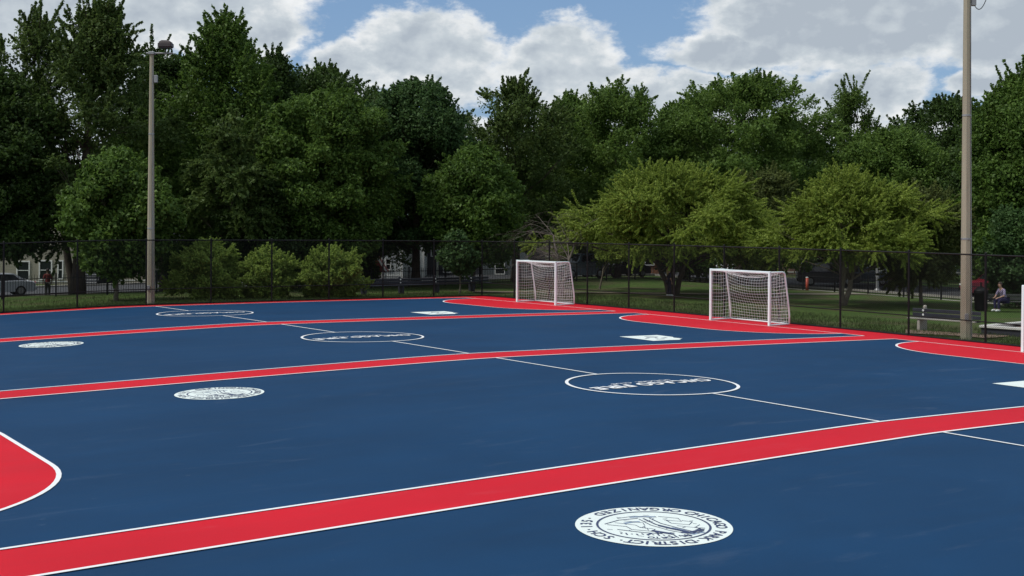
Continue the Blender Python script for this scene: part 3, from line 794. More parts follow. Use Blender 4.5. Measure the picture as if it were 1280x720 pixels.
def tree(bearing, depth, row_top, row_bot, halfw, kind, label, seed, trunk_bearing=None, bark='bark', leafm='leaf_maple', clumps=200, nleaf=60000,
         leaf=(.20, .12), prof=prof_oval, clump=(.6, 1.1), flatness=.8, shoots=0, shoot_len=(1, 2), trunk_r=.25, multi=1, group=None, inner=.3, ysq=.9, gap=.15, name='tree', cat='tree', limbs=24, sprays=4, spray=(.5, 1.0), spray_w=.20, droop=0.0):
    r_ = np.random.default_rng(seed); rr = random.Random(seed); nleaf = int(nleaf*(1.35 if leaf[0] == .20 and leaf[1] == .12 else 1.1))
    cx, cy = spot(bearing, depth); tx, ty = spot(trunk_bearing if trunk_bearing is not None else bearing, depth)
    z0 = gz(tx, ty); zt, zb = lift(row_top, depth), lift(row_bot, depth); hw = halfw/FPX*depth
    if shoots: zt -= .55*(shoot_len[0]+shoot_len[1])/2
    root = empty(name, (tx, ty, z0), 0, label, cat, group)
    ox, oy = cx-tx, cy-ty
    n = clumps; t = r_.random(n)**.9; an = r_.random(n)*2*np.pi
    # uneven outline: lobes by angle and height
    lob = 1+gap*np.sin(an*3+t*5+seed)+gap*.8*np.sin(an*5-t*9+seed*2.3)+r_.normal(size=n)*.10
    rf = np.where(r_.random(n) < inner, r_.random(n)**.5*.75, .78+.22*r_.random(n))
    crad = r_.uniform(clump[0], clump[1], n)
    rad = np.maximum(0.05, hw*prof(t)*lob*rf-crad*.35)
    C = np.stack([ox+rad*np.cos(an), oy+rad*np.sin(an)*ysq, (zb-z0)+(zt-zb)*t-crad*.4*flatness], 1)
    flat = np.full(n, flatness)*r_.uniform(.75, 1.15, n)
    spikes = []
    tr = MB()
    if shoots:
        top = np.argsort(-(C[:, 2]+r_.normal(size=n)*.18*(zt-zb)))[:shoots]
        for i in top:
            a = C[i]; out = np.array([a[0]-ox, a[1]-oy, 0.0])/max(hw, .1)
            dirn = np.array([out[0]*.7, out[1]*.7, 1.0])+r_.normal(size=3)*np.array([.22, .22, .1]); dirn /= np.linalg.norm(dirn)
            Ls = r_.uniform(*shoot_len); e = a+dirn*(Ls+crad[i]*.6)
            spikes.append((a, e, r_.uniform(.14, .26), int(r_.uniform(50, 85)*Ls)))
            tr.tube([a, (a+e)/2+r_.normal(size=3)*.05, e-(e-a)*.06], [.03, .02, .006], 4, False)
    for i in range(n):
        if rf[i] < .76: continue
        for _ in range(sprays):
            o3 = np.array([C[i][0]-ox, C[i][1]-oy, (C[i][2]-((zb+zt)/2-z0))*.5+.8]); o3 /= np.linalg.norm(o3)+1e-6
            dirn = o3+r_.normal(size=3)*.55-np.array([0, 0, droop]); dirn /= np.linalg.norm(dirn)
            Ls = crad[i]*r_.uniform(*spray); st_ = C[i]+dirn*crad[i]*r_.uniform(.35, .75)
            spikes.append((st_, st_+dirn*Ls, crad[i]*spray_w, int(9*Ls/leaf[0])+5))
    height = zt-z0
    # trunk and limbs
    stems = []
    for mI in range(multi):
        a = 2*math.pi*mI/multi+rr.random(); lean = 0 if multi == 1 else height*.22
        fork = Vector((math.cos(a)*lean*.9+ox*.5, math.sin(a)*lean*.6+oy*.5, height*(.42 if multi > 1 else .5)))
        b0 = Vector((math.cos(a)*.12*(multi > 1), math.sin(a)*.12*(multi > 1), -.15))
        pts = []; rd = []
        for i in range(7):
            q = i/6; w = b0.lerp(fork, q)+Vector((rr.uniform(-.1, .1), rr.uniform(-.1, .1), 0))*q*(1 if multi == 1 else 1.6)
            pts.append(w); rd.append(trunk_r*(1.25-.25*min(1, i))*(1-.45*q)/(1 if multi == 1 else 1.35))
        leader = Vector((ox+rr.uniform(-.4, .4), oy, height*.86))
        if multi > 1: leader = Vector((fork.x*1.7, fork.y*1.6, height*.8))
        pts += [pts[-1].lerp(leader, .5)+Vector((rr.uniform(-.2, .2), rr.uniform(-.2, .2), 0)), leader]; rd += [trunk_r*.32, trunk_r*.1]
        tr.tube(pts, rd, 8, True); stems.append(pts)
    sel = r_.choice(n, min(limbs, n), replace=False)
    for i in sel:
        e = Vector(C[i]); st = stems[rr.randrange(multi)]
        hz = max(height*.2, min(height*.8, e.z-abs(rr.gauss(0, 1))*height*.12-math.hypot(e.x-ox, e.y-oy)*.45))
        k = min(range(len(st)), key=lambda q: abs(st[q].z-hz)); s = st[k]
        mid_ = s.lerp(e, .5)+Vector((rr.uniform(-.3, .3), rr.uniform(-.3, .3), rr.uniform(-.1, .5)))
        br = trunk_r*rr.uniform(.16, .34)*(1-.5*k/len(st))
        tr.tube([s, s.lerp(mid_, .5)+Vector((0, 0, .1)), mid_, mid_.lerp(e, .5)+Vector((0, 0, .1)), e], [br, br*.8, br*.6, br*.4, br*.15], 5, False)
        for _ in range(2):
            e2 = e+Vector((rr.uniform(-1, 1), rr.uniform(-1, 1), rr.uniform(-.3, .8)))*crad[i]
            tr.tube([mid_, mid_.lerp(e2, .55)+Vector((0, 0, .12)), e2], [br*.4, br*.25, br*.08], 4, False)
    tr.build('trunk', M[bark], root, True)
    leaves('crown', C, crad, flat, nleaf, leaf[0], leaf[1], M[leafm], root, r_, spikes=spikes)
    return root
GT = 'tall dark trees behind the far fence'
GL = 'yellow green trees on the lawn'
tree(-14, 66, 95, 312, 84, 0, 'dark green maple cut off by the left edge of the photo', 11, leafm='leaf_dark', clumps=240, nleaf=60000, group=GT, trunk_r=.3)
tree(118, 69, -2, 300, 104, 0, 'tallest feathery tree with upright leafy shoots, left of the lamp pole', 12, 97, leafm='leaf_feather', clumps=150, nleaf=22000, prof=prof_cone, shoots=60, shoot_len=(1.0, 2.3), group=GT, trunk_r=.42, gap=.34, inner=.25, limbs=40, clump=(.55, 1.0), sprays=8, spray=(.7, 1.7), spray_w=0.16)
tree(40, 73, 18, 250, 62, 0, 'feathery tree with sky showing through at the top left corner', 13, 93, leafm='leaf_feather', clumps=62, nleaf=9000, prof=prof_vase, shoots=40, shoot_len=(1.0, 2.2), group=GT, gap=.3, limbs=30, clump=(.5, .9), sprays=8, spray=(.7, 1.8), spray_w=0.16)
tree(150, 57.6, 196, 334, 64, 0, 'low bright green maple with a thin pale trunk in front of the tall feathery tree', 14, 145, bark='bark_pale', leafm='leaf_maple', clumps=170, nleaf=52000, leaf=(.20, .13), clump=(.4, .75), trunk_r=.11, group=GT)
tree(280, 76, 24, 318, 110, 0, 'tall pointed dark tree just right of the lamp pole', 15, 262, leafm='leaf_maple', clumps=280, nleaf=46000, prof=prof_soft, shoots=60, shoot_len=(.8, 1.7), group=GT, trunk_r=.35, gap=.22, sprays=7, spray=(.6, 1.4), spray_w=0.17)
tree(205, 80, 60, 330, 80, 0, 'dark tree filling in behind the lamp pole', 16, leafm='leaf_dark', clumps=200, nleaf=45000, shoots=40, shoot_len=(.9, 2.0), group=GT, trunk_r=.3)
tree(292, 67, 150, 305, 42, 0, 'small tree of drooping pale sprays in front of the pointed dark tree', 17, leafm='leaf_feather', clumps=70, nleaf=7000, leaf=(.24, .12), clump=(.4, .75), flatness=.5, gap=.3, group=GT, trunk_r=.14, sprays=12, spray=(.8, 1.8), spray_w=0.14, droop=.9)
tree(400, 84, 86, 300, 104, 0, 'dark wide tree rising behind the round maple', 18, leafm='leaf_dark', clumps=270, nleaf=60000, shoots=26, shoot_len=(.4, 1.1), group=GT, prof=prof_flat)
tree(342, 80, 66, 300, 62, 0, 'dark tree filling the gap between the pointed tree and the wide tree', 38, leafm='leaf_dark', clumps=150, nleaf=36000, shoots=24, shoot_len=(.5, 1.3), group=GT, prof=prof_soft)
tree(412, 71, 122, 306, 86, 0, 'dense round maple behind the rightmost round shrub', 19, leafm='leaf_maple', clumps=280, nleaf=80000, clump=(.5, .95), group=GT, prof=prof_flat, trunk_r=.3, gap=.1)
tree(340, 69, 230, 326, 66, 0, 'low dark tree behind the middle round shrub', 20, leafm='leaf_dark', clumps=130, nleaf=36000, clump=(.5, .9), group=GT)
tree(520, 77, 106, 299, 76, 0, 'dark oval maple between the round maple and the upright tree', 21, leafm='leaf_cool', clumps=250, nleaf=66000, clump=(.5, .95), group=GT, trunk_r=.3, gap=.12, prof=prof_flat)
tree(645, 84, 106, 308, 84, 0, 'upright branching tree with sky gaps above the bare grey tree', 22, leafm='leaf_feather', clumps=160, nleaf=24000, prof=prof_flat, shoots=46, shoot_len=(.5, 1.2), group=GT, gap=.25, trunk_r=.33, limbs=40, sprays=7, spray=(.7, 1.5))
tree(592, 73, 190, 320, 58, 0, 'low full maple left of the bare grey tree', 23, 590, leafm='leaf_maple', clumps=180, nleaf=48000, clump=(.45, .9), group=GT, trunk_r=.22)
tree(772, 90, 104, 320, 82, 0, 'dark tree with a ragged top left of the broad green one', 24, leafm='leaf_mid', clumps=230, nleaf=50000, shoots=40, shoot_len=(.4, .9), group=GT, gap=.22, prof=prof_flat, sprays=6)
tree(708, 94, 118, 320, 55, 0, 'dark tree behind the gap between the upright tree and the ragged topped one', 39, leafm='leaf_maple', clumps=140, nleaf=32000, shoots=20, shoot_len=(.4, 1.0), group=GT, prof=prof_flat)
tree(856, 99, 124, 320, 55, 0, 'dark tree behind the left shoulder of the broad green tree', 41, leafm='leaf_maple', clumps=130, nleaf=30000, shoots=20, shoot_len=(.4, 1.0), group=GT, prof=prof_flat)
tree(466, 90, 108, 320, 48, 0, 'dark tree behind the gap left of the dark oval maple', 42, leafm='leaf_dark', clumps=130, nleaf=30000, shoots=16, shoot_len=(.4, 1.0), group=GT, prof=prof_flat)
tree(930, 92, 94, 330, 112, 0, 'broad green tree, the widest crown at the middle right', 25, leafm='leaf_mid', clumps=330, nleaf=80000, prof=prof_flat, shoots=36, shoot_len=(.3, .9), group=GT, trunk_r=.4, gap=.12, sprays=5)
tree(1068, 98, 100, 300, 44, 0, 'airy light green vase-shaped tree standing alone on the skyline', 26, leafm='leaf_bright', clumps=80, nleaf=15000, prof=prof_vase, shoots=26, shoot_len=(.8, 2.0), group=GT, gap=.3, limbs=34, clump=(.5, .9))
tree(1180, 106, 122, 320, 92, 0, 'dark tree on the skyline behind the right lamp pole', 27, leafm='leaf_dark', clumps=250, nleaf=56000, shoots=14, shoot_len=(.5, 1.1), group=GT, clump=(.7, 1.2), leaf=(.24, .16), prof=prof_flat)
tree(1115, 90, 168, 325, 92, 0, 'mid green rounded tree left of the right lamp pole', 28, leafm='leaf_mid', clumps=260, nleaf=60000, group=GT, prof=prof_flat, trunk_r=.3)
tree(1282, 70, 86, 335, 74, 0, 'tall dark tree cut off by the right edge of the photo', 29, 1264, leafm='leaf_maple', clumps=290, nleaf=72000, group=GT, shoots=50, shoot_len=(.8, 1.8), trunk_r=.42)
tree(1232, 84, 150, 330, 48, 0, 'dark slender tree between the right lamp pole and the right edge', 30, 1225, leafm='leaf_dark', clumps=150, nleaf=36000, group=GT, trunk_r=.4)
tree(838, 66, 222, 312, 134, 0, 'wide yellow green locust between the two goals with several dark stems', 31, 842, leafm='leaf_locust', clumps=380, nleaf=52000, leaf=(.13, .065), clump=(.3, .7), flatness=.55, prof=prof_wide, group=GL, multi=4, trunk_r=.22, gap=.28, limbs=70, inner=.4, sprays=16, spray=(.8, 1.9), spray_w=0.15, droop=.25)
tree(1062, 59, 226, 314, 100, 0, 'yellow green locust with a pale forked trunk right of the nearer goal', 32, 1052, bark='bark_pale', leafm='leaf_locust', clumps=300, nleaf=42000, leaf=(.12, .06), clump=(.3, .65), flatness=.55, prof=prof_wide, group=GL, multi=2, trunk_r=.2, gap=.28, limbs=60, inner=.4, sprays=16, spray=(.8, 1.9), spray_w=0.15, droop=.25)
tree(1148, 61, 240, 338, 52, 0, 'small olive tree hanging low over the lawn left of the right lamp pole', 33, 1152, bark='bark_pale', leafm='leaf_olive', clumps=130, nleaf=22000, leaf=(.15, .09), clump=(.35, .7), flatness=.55, group=GL, trunk_r=.10, limbs=50, sprays=9, spray=(.7, 1.5), droop=.3)
tree(960, 76, 225, 322, 62, 0, 'olive green tree standing behind the nearer goal', 34, 905, leafm='leaf_olive', clumps=140, nleaf=26000, leaf=(.16, .09), clump=(.4, .8), flatness=.5, group=GL, multi=3, trunk_r=.2, limbs=50, sprays=8, spray=(.7, 1.5))
tree(1272, 60, 262, 365, 36, 0, 'low bluish green tree beside the seated person at the right edge', 35, 1282, leafm='leaf_cool', clumps=90, nleaf=26000, leaf=(.16, .1), clump=(.35, .65), group=GL, trunk_r=.12)
tree(574, 66, 292, 338, 22, 0, 'thin pale sapling with a small crown beyond the far fence', 36, 575, bark='bark_pale', leafm='leaf_cool', clumps=36, nleaf=7000, leaf=(.18, .11), clump=(.3, .5), group='saplings', trunk_r=.055)
tree(768, 72, 285, 322, 24, 0, 'thin sapling in front of the parked dark car between the goals', 37, 749, bark='bark_pale', leafm='leaf_locust', clumps=30, nleaf=7000, leaf=(.16, .09), clump=(.3, .5), flatness=.5, group='saplings', trunk_r=.06)
# far tree line beyond the houses
for i, (bx, top, hw, dp, lm) in enumerate([(-20, 190, 120, 118, 'leaf_dark'), (190, 170, 120, 120, 'leaf_dark'), (330, 180, 110, 124, 'leaf_maple'), (470, 170, 110, 118, 'leaf_dark'), (600, 185, 110, 126, 'leaf_dark'),
                                           (720, 165, 105, 122, 'leaf_maple'), (850, 175, 120, 130, 'leaf_dark'), (1000, 170, 110, 126, 'leaf_dark'), (1140, 185, 110, 130, 'leaf_maple'), (1290, 160, 110, 120, 'leaf_dark')]):
    where = ['behind the beige house', 'behind the lamp pole', 'behind the round shrubs', 'behind the white sided house', 'behind the bare grey tree', 'behind the far goal', 'behind the yellow green locust', 'behind the brick house', 'behind the mid green rounded tree', 'at the right edge of the far row'][i]
    tree(bx, dp, top, 322, hw, 0, 'large dark tree in the farthest row ' + where, 60+i, leafm=lm, clumps=150, nleaf=30000, leaf=(.42, .28), clump=(1.2, 2.2), group='farthest row of trees', trunk_r=.4, limbs=10, prof=prof_dome)

# bare grey tree
def bare_tree():
    x, y = spot(699, 64); z0 = gz(x, y); rr = random.Random(5)
    root = empty('bare_tree', (x, y, z0), 0, 'bare grey leafless tree with drooping tangled branches behind the far goal', 'tree')
    b = MB(); n = [0]
    def grow(p, d, L, r, lev):
        n[0] += 1
        pts = [p]; rd = [r]; q = p.copy(); dd = d.copy()
        for i in range(5):
            dd = (dd+Vector((rr.uniform(-.25, .25), rr.uniform(-.25, .25), rr.uniform(-.28, .14)-.07*lev))).normalized()
            q = q+dd*L/5; pts.append(q.copy()); rd.append(r*(1-.15*(i+1)))
        b.tube(pts, rd, 6 if lev < 2 else 4, False)
        if lev >= 4: return
        for _ in range([9, 5, 4, 4][lev]):
            i = rr.randint(2 if lev == 0 else 1, 5); s = pts[i]
            side = Vector((-RH[0], -RH[1], 0)) if rr.random() < .68 else Vector((RH[0], RH[1], 0))
            nd = (dd*.45+side*rr.uniform(.2, 1.0)+Vector((rr.uniform(-.5, .5), rr.uniform(-.5, .5), rr.uniform(-.1, .55)))).normalized()
            grow(s, nd, L*rr.uniform(.5, .72), rd[i]*.52, lev+1)
    for k in range(2):
        grow(Vector((.15*k, 0, -.1)), Vector((.05*k-.02, 0, 1)), 3.5, .15-.03*k, 0)
    b.build('branches', M['bark_dead'], root, True)
bare_tree()

# round shrubs
for i, (bx, top, bot, hw, dp, lab) in enumerate([(262, 308, 372, 42, 59, 'round light green shrub nearest the left lamp pole'), (336, 318, 371, 37, 59.8, 'round light green shrub, middle one of the three'), (413, 316, 369, 36, 60.5, 'round light green shrub, rightmost of the three')]):
    tree(bx, dp, top, bot, hw, 0, lab, 80+i, leafm='leaf_shrub', clumps=110, nleaf=34000, leaf=(.12, .07), clump=(.22, .42), flatness=.75, prof=prof_oval, trunk_r=.09, group='round light green shrubs beyond the far fence', name='shrub', cat='shrub', multi=3, limbs=20, gap=.24, sprays=9, spray=(.6, 1.5), spray_w=.22)
tree(452, 80, 320, 352, 18, 0, 'dark bush beside the red roofed porch', 84, leafm='leaf_dark', clumps=50, nleaf=9000, leaf=(.2, .12), clump=(.3, .6), trunk_r=.06, name='shrub', cat='shrub', limbs=8)
for i, (bx, hw) in enumerate([(215, 34), (300, 40), (385, 30)]):
    tree(bx, 96, 318, 360, hw, 0, ['dark hedge bush across the street just right of the left lamp pole', 'dark hedge bush across the street behind the middle shrubs', 'dark hedge bush across the street left of the red roofed porch'][i], 90+i, leafm='leaf_dark', clumps=90, nleaf=14000, leaf=(.28, .18), clump=(.5, .9), trunk_r=.08, name='shrub', cat='shrub', limbs=8, group='dark bushes across the street')

# ------------------------------------------------------------------ buildings
M['beige'] = siding('beige_siding', (.34, .32, .25), .20)
M['white_siding'] = siding('white_siding', (.62, .66, .66), .20)
M['grey_siding'] = siding('grey_siding', (.15, .18, .19), .2)
M['dark_siding'] = siding('dark_porch_boards', (.045, .052, .062), .2)
M['navy_siding'] = siding('dark_blue_siding', (.020, .024, .050), .2)
M['brick'] = brick_mat('red_brown_brick', (.16, .075, .055), (.20, .10, .075))
M['orange'] = brick_mat('orange_brick', (.34, .13, .045), (.28, .10, .04))
M['roof'] = roof_mat('grey_shingles', (.09, .085, .08)); M['roof_red'] = roof_mat('red_shingles', (.22, .045, .035))
def house(b0, b1, depth, eave, mat, label, windows=(), roof='roof', deep=9, peak=2.6, trim=True, porch=None, turn=0.0, base_row=None, name='house', gable=True):
    """a house facing the park; windows are (bearing, row top, row bottom, half width in metres)"""
    x0, y0 = spot(b0, depth); x1, y1 = spot(b1, depth)
    xm, ym = (x0+x1)/2, (y0+y1)/2; w = math.dist((x0, y0), (x1, y1))
    ang = math.atan2(RH[1], RH[0])*(1 if turn else 0)
    ang = math.atan2(y1-y0, x1-x0)
    z0 = gz(xm, ym)-.05; h = lift(eave, depth)-z0
    root = empty(name, (xm, ym, z0), ang, label, 'house')
    b = MB(); b.box((0, deep/2, h/2), (w, deep, h))
    if gable: b.add([(-w/2, 0, h), (w/2, 0, h), (0, 0, h+peak), (-w/2, deep, h), (w/2, deep, h), (0, deep, h+peak)], [(0, 1, 2), (5, 4, 3)])
    b.build('wall', mat, root)
    b = MB(); o = .35; t = .14
    if gable:
        for s in (-1, 1):
            e = Vector((s*(w/2+o), 0, h-o*peak/(w/2))); p = Vector((0, 0, h+peak)); n_ = Vector((s*peak, 0, w/2)).normalized()*t
            V = []
            for y in (-o, deep+o): V += [(e.x, y, e.z), (p.x, y, p.z), (p.x, y, p.z+t*1.3), (e.x+n_.x, y, e.z+n_.z)]
            b.add(V, [(0, 1, 2, 3), (7, 6, 5, 4), (3, 2, 6, 7), (0, 4, 5, 1), (0, 3, 7, 4)])
    else: b.box((0, deep/2, h+.1), (w+.6, deep+.6, .2))
    b.build('roof', M[roof], root)
    for (wb, r0, r1, hwid) in windows:
        wx, wy = spot(wb, depth); lx = (wx-xm)*math.cos(ang)+(wy-ym)*math.sin(ang)
        za, zb = lift(r1, depth)-z0, lift(r0, depth)-z0; hh = zb-za; f = .09
        b = MB()
        b.box((lx-hwid-f/2, -.03, (za+zb)/2), (f, .08, hh+2*f)); b.box((lx+hwid+f/2, -.03, (za+zb)/2), (f, .08, hh+2*f))
        b.box((lx, -.03, zb+f/2), (2*hwid, .08, f)); b.box((lx, -.04, za-f/2), (2*hwid, .12, f)); b.box((lx, -.02, (za+zb)/2), (2*hwid, .05, .05))
        wf = b.build('window', M['trim'], root)
        b = MB(); b.box((lx, -.005, (za+zb)/2), (2*hwid, .02, hh)); b.build('pane', M['glass'], wf)
    if trim:
        b = MB()
        for s in (-1, 1): b.box((s*(w/2-.04), -.012, h/2), (.16, .04, h))
        b.box((0, -.012, .25), (w-.3, .03, .08)); b.build('trim_board', M['trim'], root)
    return root, z0, h
DH = 91
hb, hz0, hh_ = house(-70, 100, DH, 296, M['beige'], 'beige sided house with two white framed windows at the far left', [(29.5, 330, 351, .42), (57.5, 329, 351, .42), (76, 329, 350, .14), (-30, 330, 351, .42)], peak=2.8, deep=10)
hb2, _, _ = house(146, 190, DH+1, 300, M['beige'], 'narrow beige sided house behind the left lamp pole', [(176, 325, 340, .3)], peak=2.0, deep=9)
# dark wooden outside stair between the houses
def stair():
    x, y = spot(110, DH-1.5); z0 = gz(x, y); root = empty('outside_staircase', (x, y, z0), view_right, 'dark outside staircase with pale treads beside the beige house', 'staircase')
    for i in range(9):
        b = MB(); b.box((0, .28*i, .19*(i+1)-.03), (1.4, .3, .05)); b.build('tread', M['steps'], root)
        b = MB(); b.box((0, .28*i-.13, .19*(i+.5)-.02), (1.36, .03, .15)); b.build('riser', M['dark_siding'], root)
    for s in (-1, 1):
        b = MB(); b.tube([(s*.75, -.1, .9), (s*.75, 2.4, 2.6)], .03, 6); b.tube([(s*.75, -.1, -.05), (s*.75, -.1, .95)], .04, 6); b.tube([(s*.75, 2.4, 0), (s*.75, 2.4, 2.65)], .04, 6); b.build('handrail', M['iron'], root)
    b = MB(); b.box((0, 3.1, .85), (1.6, 1.2, 1.7)); b.build('landing', M['dark_siding'], root)
stair()
hw_, _, _ = house(478, 503, 98, 300, M['white_siding'], 'white clapboard house wing with a small dark window, left of the metal pole', [(485.5, 325, 337, .16)], peak=1.4, deep=6, trim=True)
house(503, 530, 99, 300, M['white_siding'], 'white house wing set back beside the clapboard one, with a dark upper window', [(514, 306, 318, .5)], peak=1.2, deep=6)
house(530, 600, 103, 298, M['dark_siding'], 'dark boarded house behind the metal pole and sapling', [(545, 308, 320, .35), (560, 325, 340, .35), (585, 306, 318, .35)], peak=2.2, trim=False, deep=9)
house(602, 660, 102, 300, M['grey_siding'], 'grey house with a pale upper band left of the far goal', [(614, 306, 314, .3), (632, 306, 314, .4), (625, 330, 342, .35)], peak=2.4, deep=9, trim=False)
house(662, 790, 112, 296, M['navy_siding'], 'dark blue house behind the parked vehicles between the goals', [(690, 305, 320, .5), (740, 305, 320, .5)], peak=2.5, trim=False)
house(792, 826, 108, 310, M['orange'], 'small orange brick house glimpsed under the yellow green locust', [(812, 320, 330, .35)], peak=1.6, deep=6, trim=False)
house(955, 1002, 118, 306, M['brick'], 'red brown brick house behind the nearer goal', [(968, 315, 330, .5), (992, 315, 330, .4)], peak=2.4, trim=True)
house(1090, 1250, 122, 300, M['grey_siding'], 'grey house behind the olive tree near the right lamp pole', [(1110, 315, 330, .5), (1135, 315, 330, .5), (1200, 315, 330, .5)], peak=3, trim=True)
house(210, 440, 112, 300, M['dark_siding'], 'long dark house behind the round shrubs', [(225, 314, 322, .6), (300, 314, 326, .5), (360, 314, 326, .5)], peak=3, trim=False)
def porch():
    x, y = spot(469, 93); z0 = gz(x, y); root = empty('porch_canopy', (x, y, z0), view_right, 'small red gabled porch canopy with pale edge beside the white clapboard house', 'porch')
    b = MB(); b.add([(-1.0, 0, .7), (.9, 0, .7), (.0, 0, 2.1), (-1.0, 2, .7), (.9, 2, .7), (.0, 2, 2.1)], [(0, 1, 2), (5, 4, 3), (0, 2, 5, 3), (2, 1, 4, 5), (1, 0, 3, 4)]); b.build('canopy', M['roof_red'], root)
    b = MB(); b.tube([(0, -.05, 2.12), (.92, -.05, .7)], .07, 4); b.build('edge_board', M['trim'], root)
    for s in (-.9, .8):
        b = MB(); b.tube([(s, .1, -.1), (s, .1, .72)], .06, 6); b.build('post', M['trim'], root)
porch()
def metal_pole(bearing, depth, row_top, r, label, mat='galv', head=True):
    x, y = spot(bearing, depth); z0 = gz(x, y); h = lift(row_top, depth)-z0
    root = empty('metal_pole', (x, y, z0), view_right, label, 'pole')
    b = MB(); b.tube([(0, 0, -.1), (0, 0, h)], [r, r*.8], 8); b.build('shaft', M[mat], root)
    b = MB(); b.lathe([(r*1.8, 0), (r*1.8, .1), (r*1.1, .22)], (0, 0, 0), 10); b.build('foot', M[mat], root)
    b = MB(); b.lathe([(r*.9, 0), (r*1.3, .04), (r*.4, .1)], (0, 0, h), 10); b.build('cap', M[mat], root)
metal_pole(547, 88, 286, .07, 'slim pale metal pole in front of the dark boarded house', 'trim')
metal_pole(521, 97, 286, .10, 'white porch post glimpsed above the fence rail beside the white house', 'trim')
metal_pole(1097, 86, 296, .14, 'grey metal pole beside the parked blue grey car', 'galv')
metal_pole(996, 100, 312, .06, 'slim white pole in front of the brick house', 'trim')

# ------------------------------------------------------------------ vehicles
def car(bearing, depth, heading, label, paint, style='sedan', row=None):
    x, y = spot(bearing, depth); z0 = gz(x, y)+.02
    root = empty('parked_car', (x, y, z0), heading, label, 'car', 'cars parked along the streets')
    P_ = {'sedan': dict(L=4.7, W=1.8, body=[(-2.35, .42), (-2.33, .80), (-2.1, .93), (-1.45, .98), (1.0, .96), (2.0, .82), (2.33, .66), (2.36, .36)], cab=[(-1.75, .97), (-1.05, 1.40), (.25, 1.43), (1.15, .96)]),
          'suv': dict(L=4.7, W=1.9, body=[(-2.35, .45), (-2.35, 1.0), (-2.25, 1.10), (1.0, 1.08), (2.1, .98), (2.33, .80), (2.36, .42)], cab=[(-2.2, 1.09), (-2.0, 1.76), (.45, 1.78), (1.15, 1.08)]),
          'jeep': dict(L=4.4, W=1.85, body=[(-2.15, .55), (-2.15, 1.12), (-2.1, 1.2), (.8, 1.18), (2.0, 1.14), (2.12, 1.05), (2.15, .5)], cab=[(-2.0, 1.2), (-1.85, 1.86), (.35, 1.86), (.8, 1.2)])}[style]
    W2 = P_['W']/2
    body = P_['body']; b = MB(); lo = .26
    ring = [(-P_['L']/2+.1, lo)]+body+[(P_['L']/2-.1, lo)]
    n = len(ring); V = []
    for yy, k in ((-W2, .94), (-W2+.10, 1.0), (W2-.10, 1.0), (W2, .94)):
        for (px, pz) in ring: V.append((px*(1 if abs(yy) < W2 else .985), yy, lo+(pz-lo)*k if abs(yy) == W2 else pz))
    F = [tuple(range(n)), tuple(reversed(range(3*n, 4*n)))]
    for s in range(3):
        for i in range(n): j = (i+1) % n; F.append((s*n+i, (s+1)*n+i, (s+1)*n+j, s*n+j))
    b.add(V, F); bo = b.build('body', paint, root)
    c = P_['cab']; V = []; F = []
    for yy, top in ((-1, 0), (1, 0)):
        for i, (px, pz) in enumerate(c):
            ins = .06 if i in (0, 3) else .20; V.append((px, yy*(W2-ins), pz))
    F = [(0, 1, 2, 3), (7, 6, 5, 4), (0, 4, 5, 1), (1, 5, 6, 2), (2, 6, 7, 3)]
    b = MB(); b.add(V, F); cab = b.build('cabin', paint, root)
    # glass: side windows, windscreen, rear window, just proud of the cabin
    def lerp(a, b_, t): return tuple(a[i]+(b_[i]-a[i])*t for i in range(3))
    for sgn, base in ((-1, 0), (1, 4)):
        A, B, C_, D_ = [V[base+i] for i in range(4)]
        def pt(u, v): p = lerp(lerp(A, D_, u), lerp(B, C_, u), v); return (p[0], p[1]+sgn*.008, p[2])
        for (u0, u1) in ((.10, .47), (.52, .90)):
            q = [pt(u0, .12), pt(u1, .12), pt(u1, .86), pt(u0, .86)]; b = MB(); b.add(q, [(0, 1, 2, 3) if sgn < 0 else (3, 2, 1, 0)]); b.build('side_window', M['glass'], cab)
    for (i, j, dx) in ((0, 1, -.01), (3, 2, .01)):
        A, B, C_, D_ = V[i], V[i+4], V[j+4], V[j]
        def pt(u, v): p = lerp(lerp(A, B, u), lerp(D_, C_, u), v); return (p[0]+dx, p[1], p[2]+.006)
        b = MB(); b.add([pt(.07, .1), pt(.93, .1), pt(.93, .9), pt(.07, .9)], [(0, 1, 2, 3) if dx < 0 else (3, 2, 1, 0)]); b.build('windscreen' if dx > 0 else 'rear_window', M['glass'], cab)
    wr = .33 if style == 'sedan' else .37
    for wx in (-P_['L']*.30, P_['L']*.31):
        for s in (-1, 1):
            yy = s*(W2-.10)
            b = MB(); b.lathe([(wr-.03, -.115), (wr, -.08), (wr, .08), (wr-.03, .115)], (wx, yy, wr), 20, 'y'); w_ = b.build('wheel', M['rubber'], root, False)
            b = MB(); b.lathe([(wr*.62, -.012), (wr*.62, .0), (wr*.2, .012)], (wx, yy+s*.122, wr), 12, 'y'); b.build('rim', M['rim'], w_)
    for s in (-1, 1):
        hx = P_['L']/2-.02; hz = body[-2][1]-.05
        b = MB(); b.box((hx, s*(W2-.28), hz), (.06, .32, .14), 0, .02); b.build('headlight', M['trim'], root)
        b = MB(); b.box((-hx, s*(W2-.22), .82 if style == 'sedan' else .95), (.06, .26, .16), 0, .02); b.build('tail_light', M['tail'], root)
        b = MB(); b.box((c[3][0]-.25, s*(W2+.07), c[3][1]+.04), (.12, .16, .12), 0, .03); b.build('wing_mirror', paint, root)
    for s in (-1, 1):
        b = MB(); b.box((s*(P_['L']/2+.0), 0, .45), (.12, P_['W']-.16, .18), 0, .04); b.build('bumper', M['black'] if style != 'sedan' else paint, root)
    return root
M['tail'] = plain('red_lens', (.30, .02, .02), .3, .05)
def paint(name, c): return plain(name, c, .28, .04, 2, spec=.6)
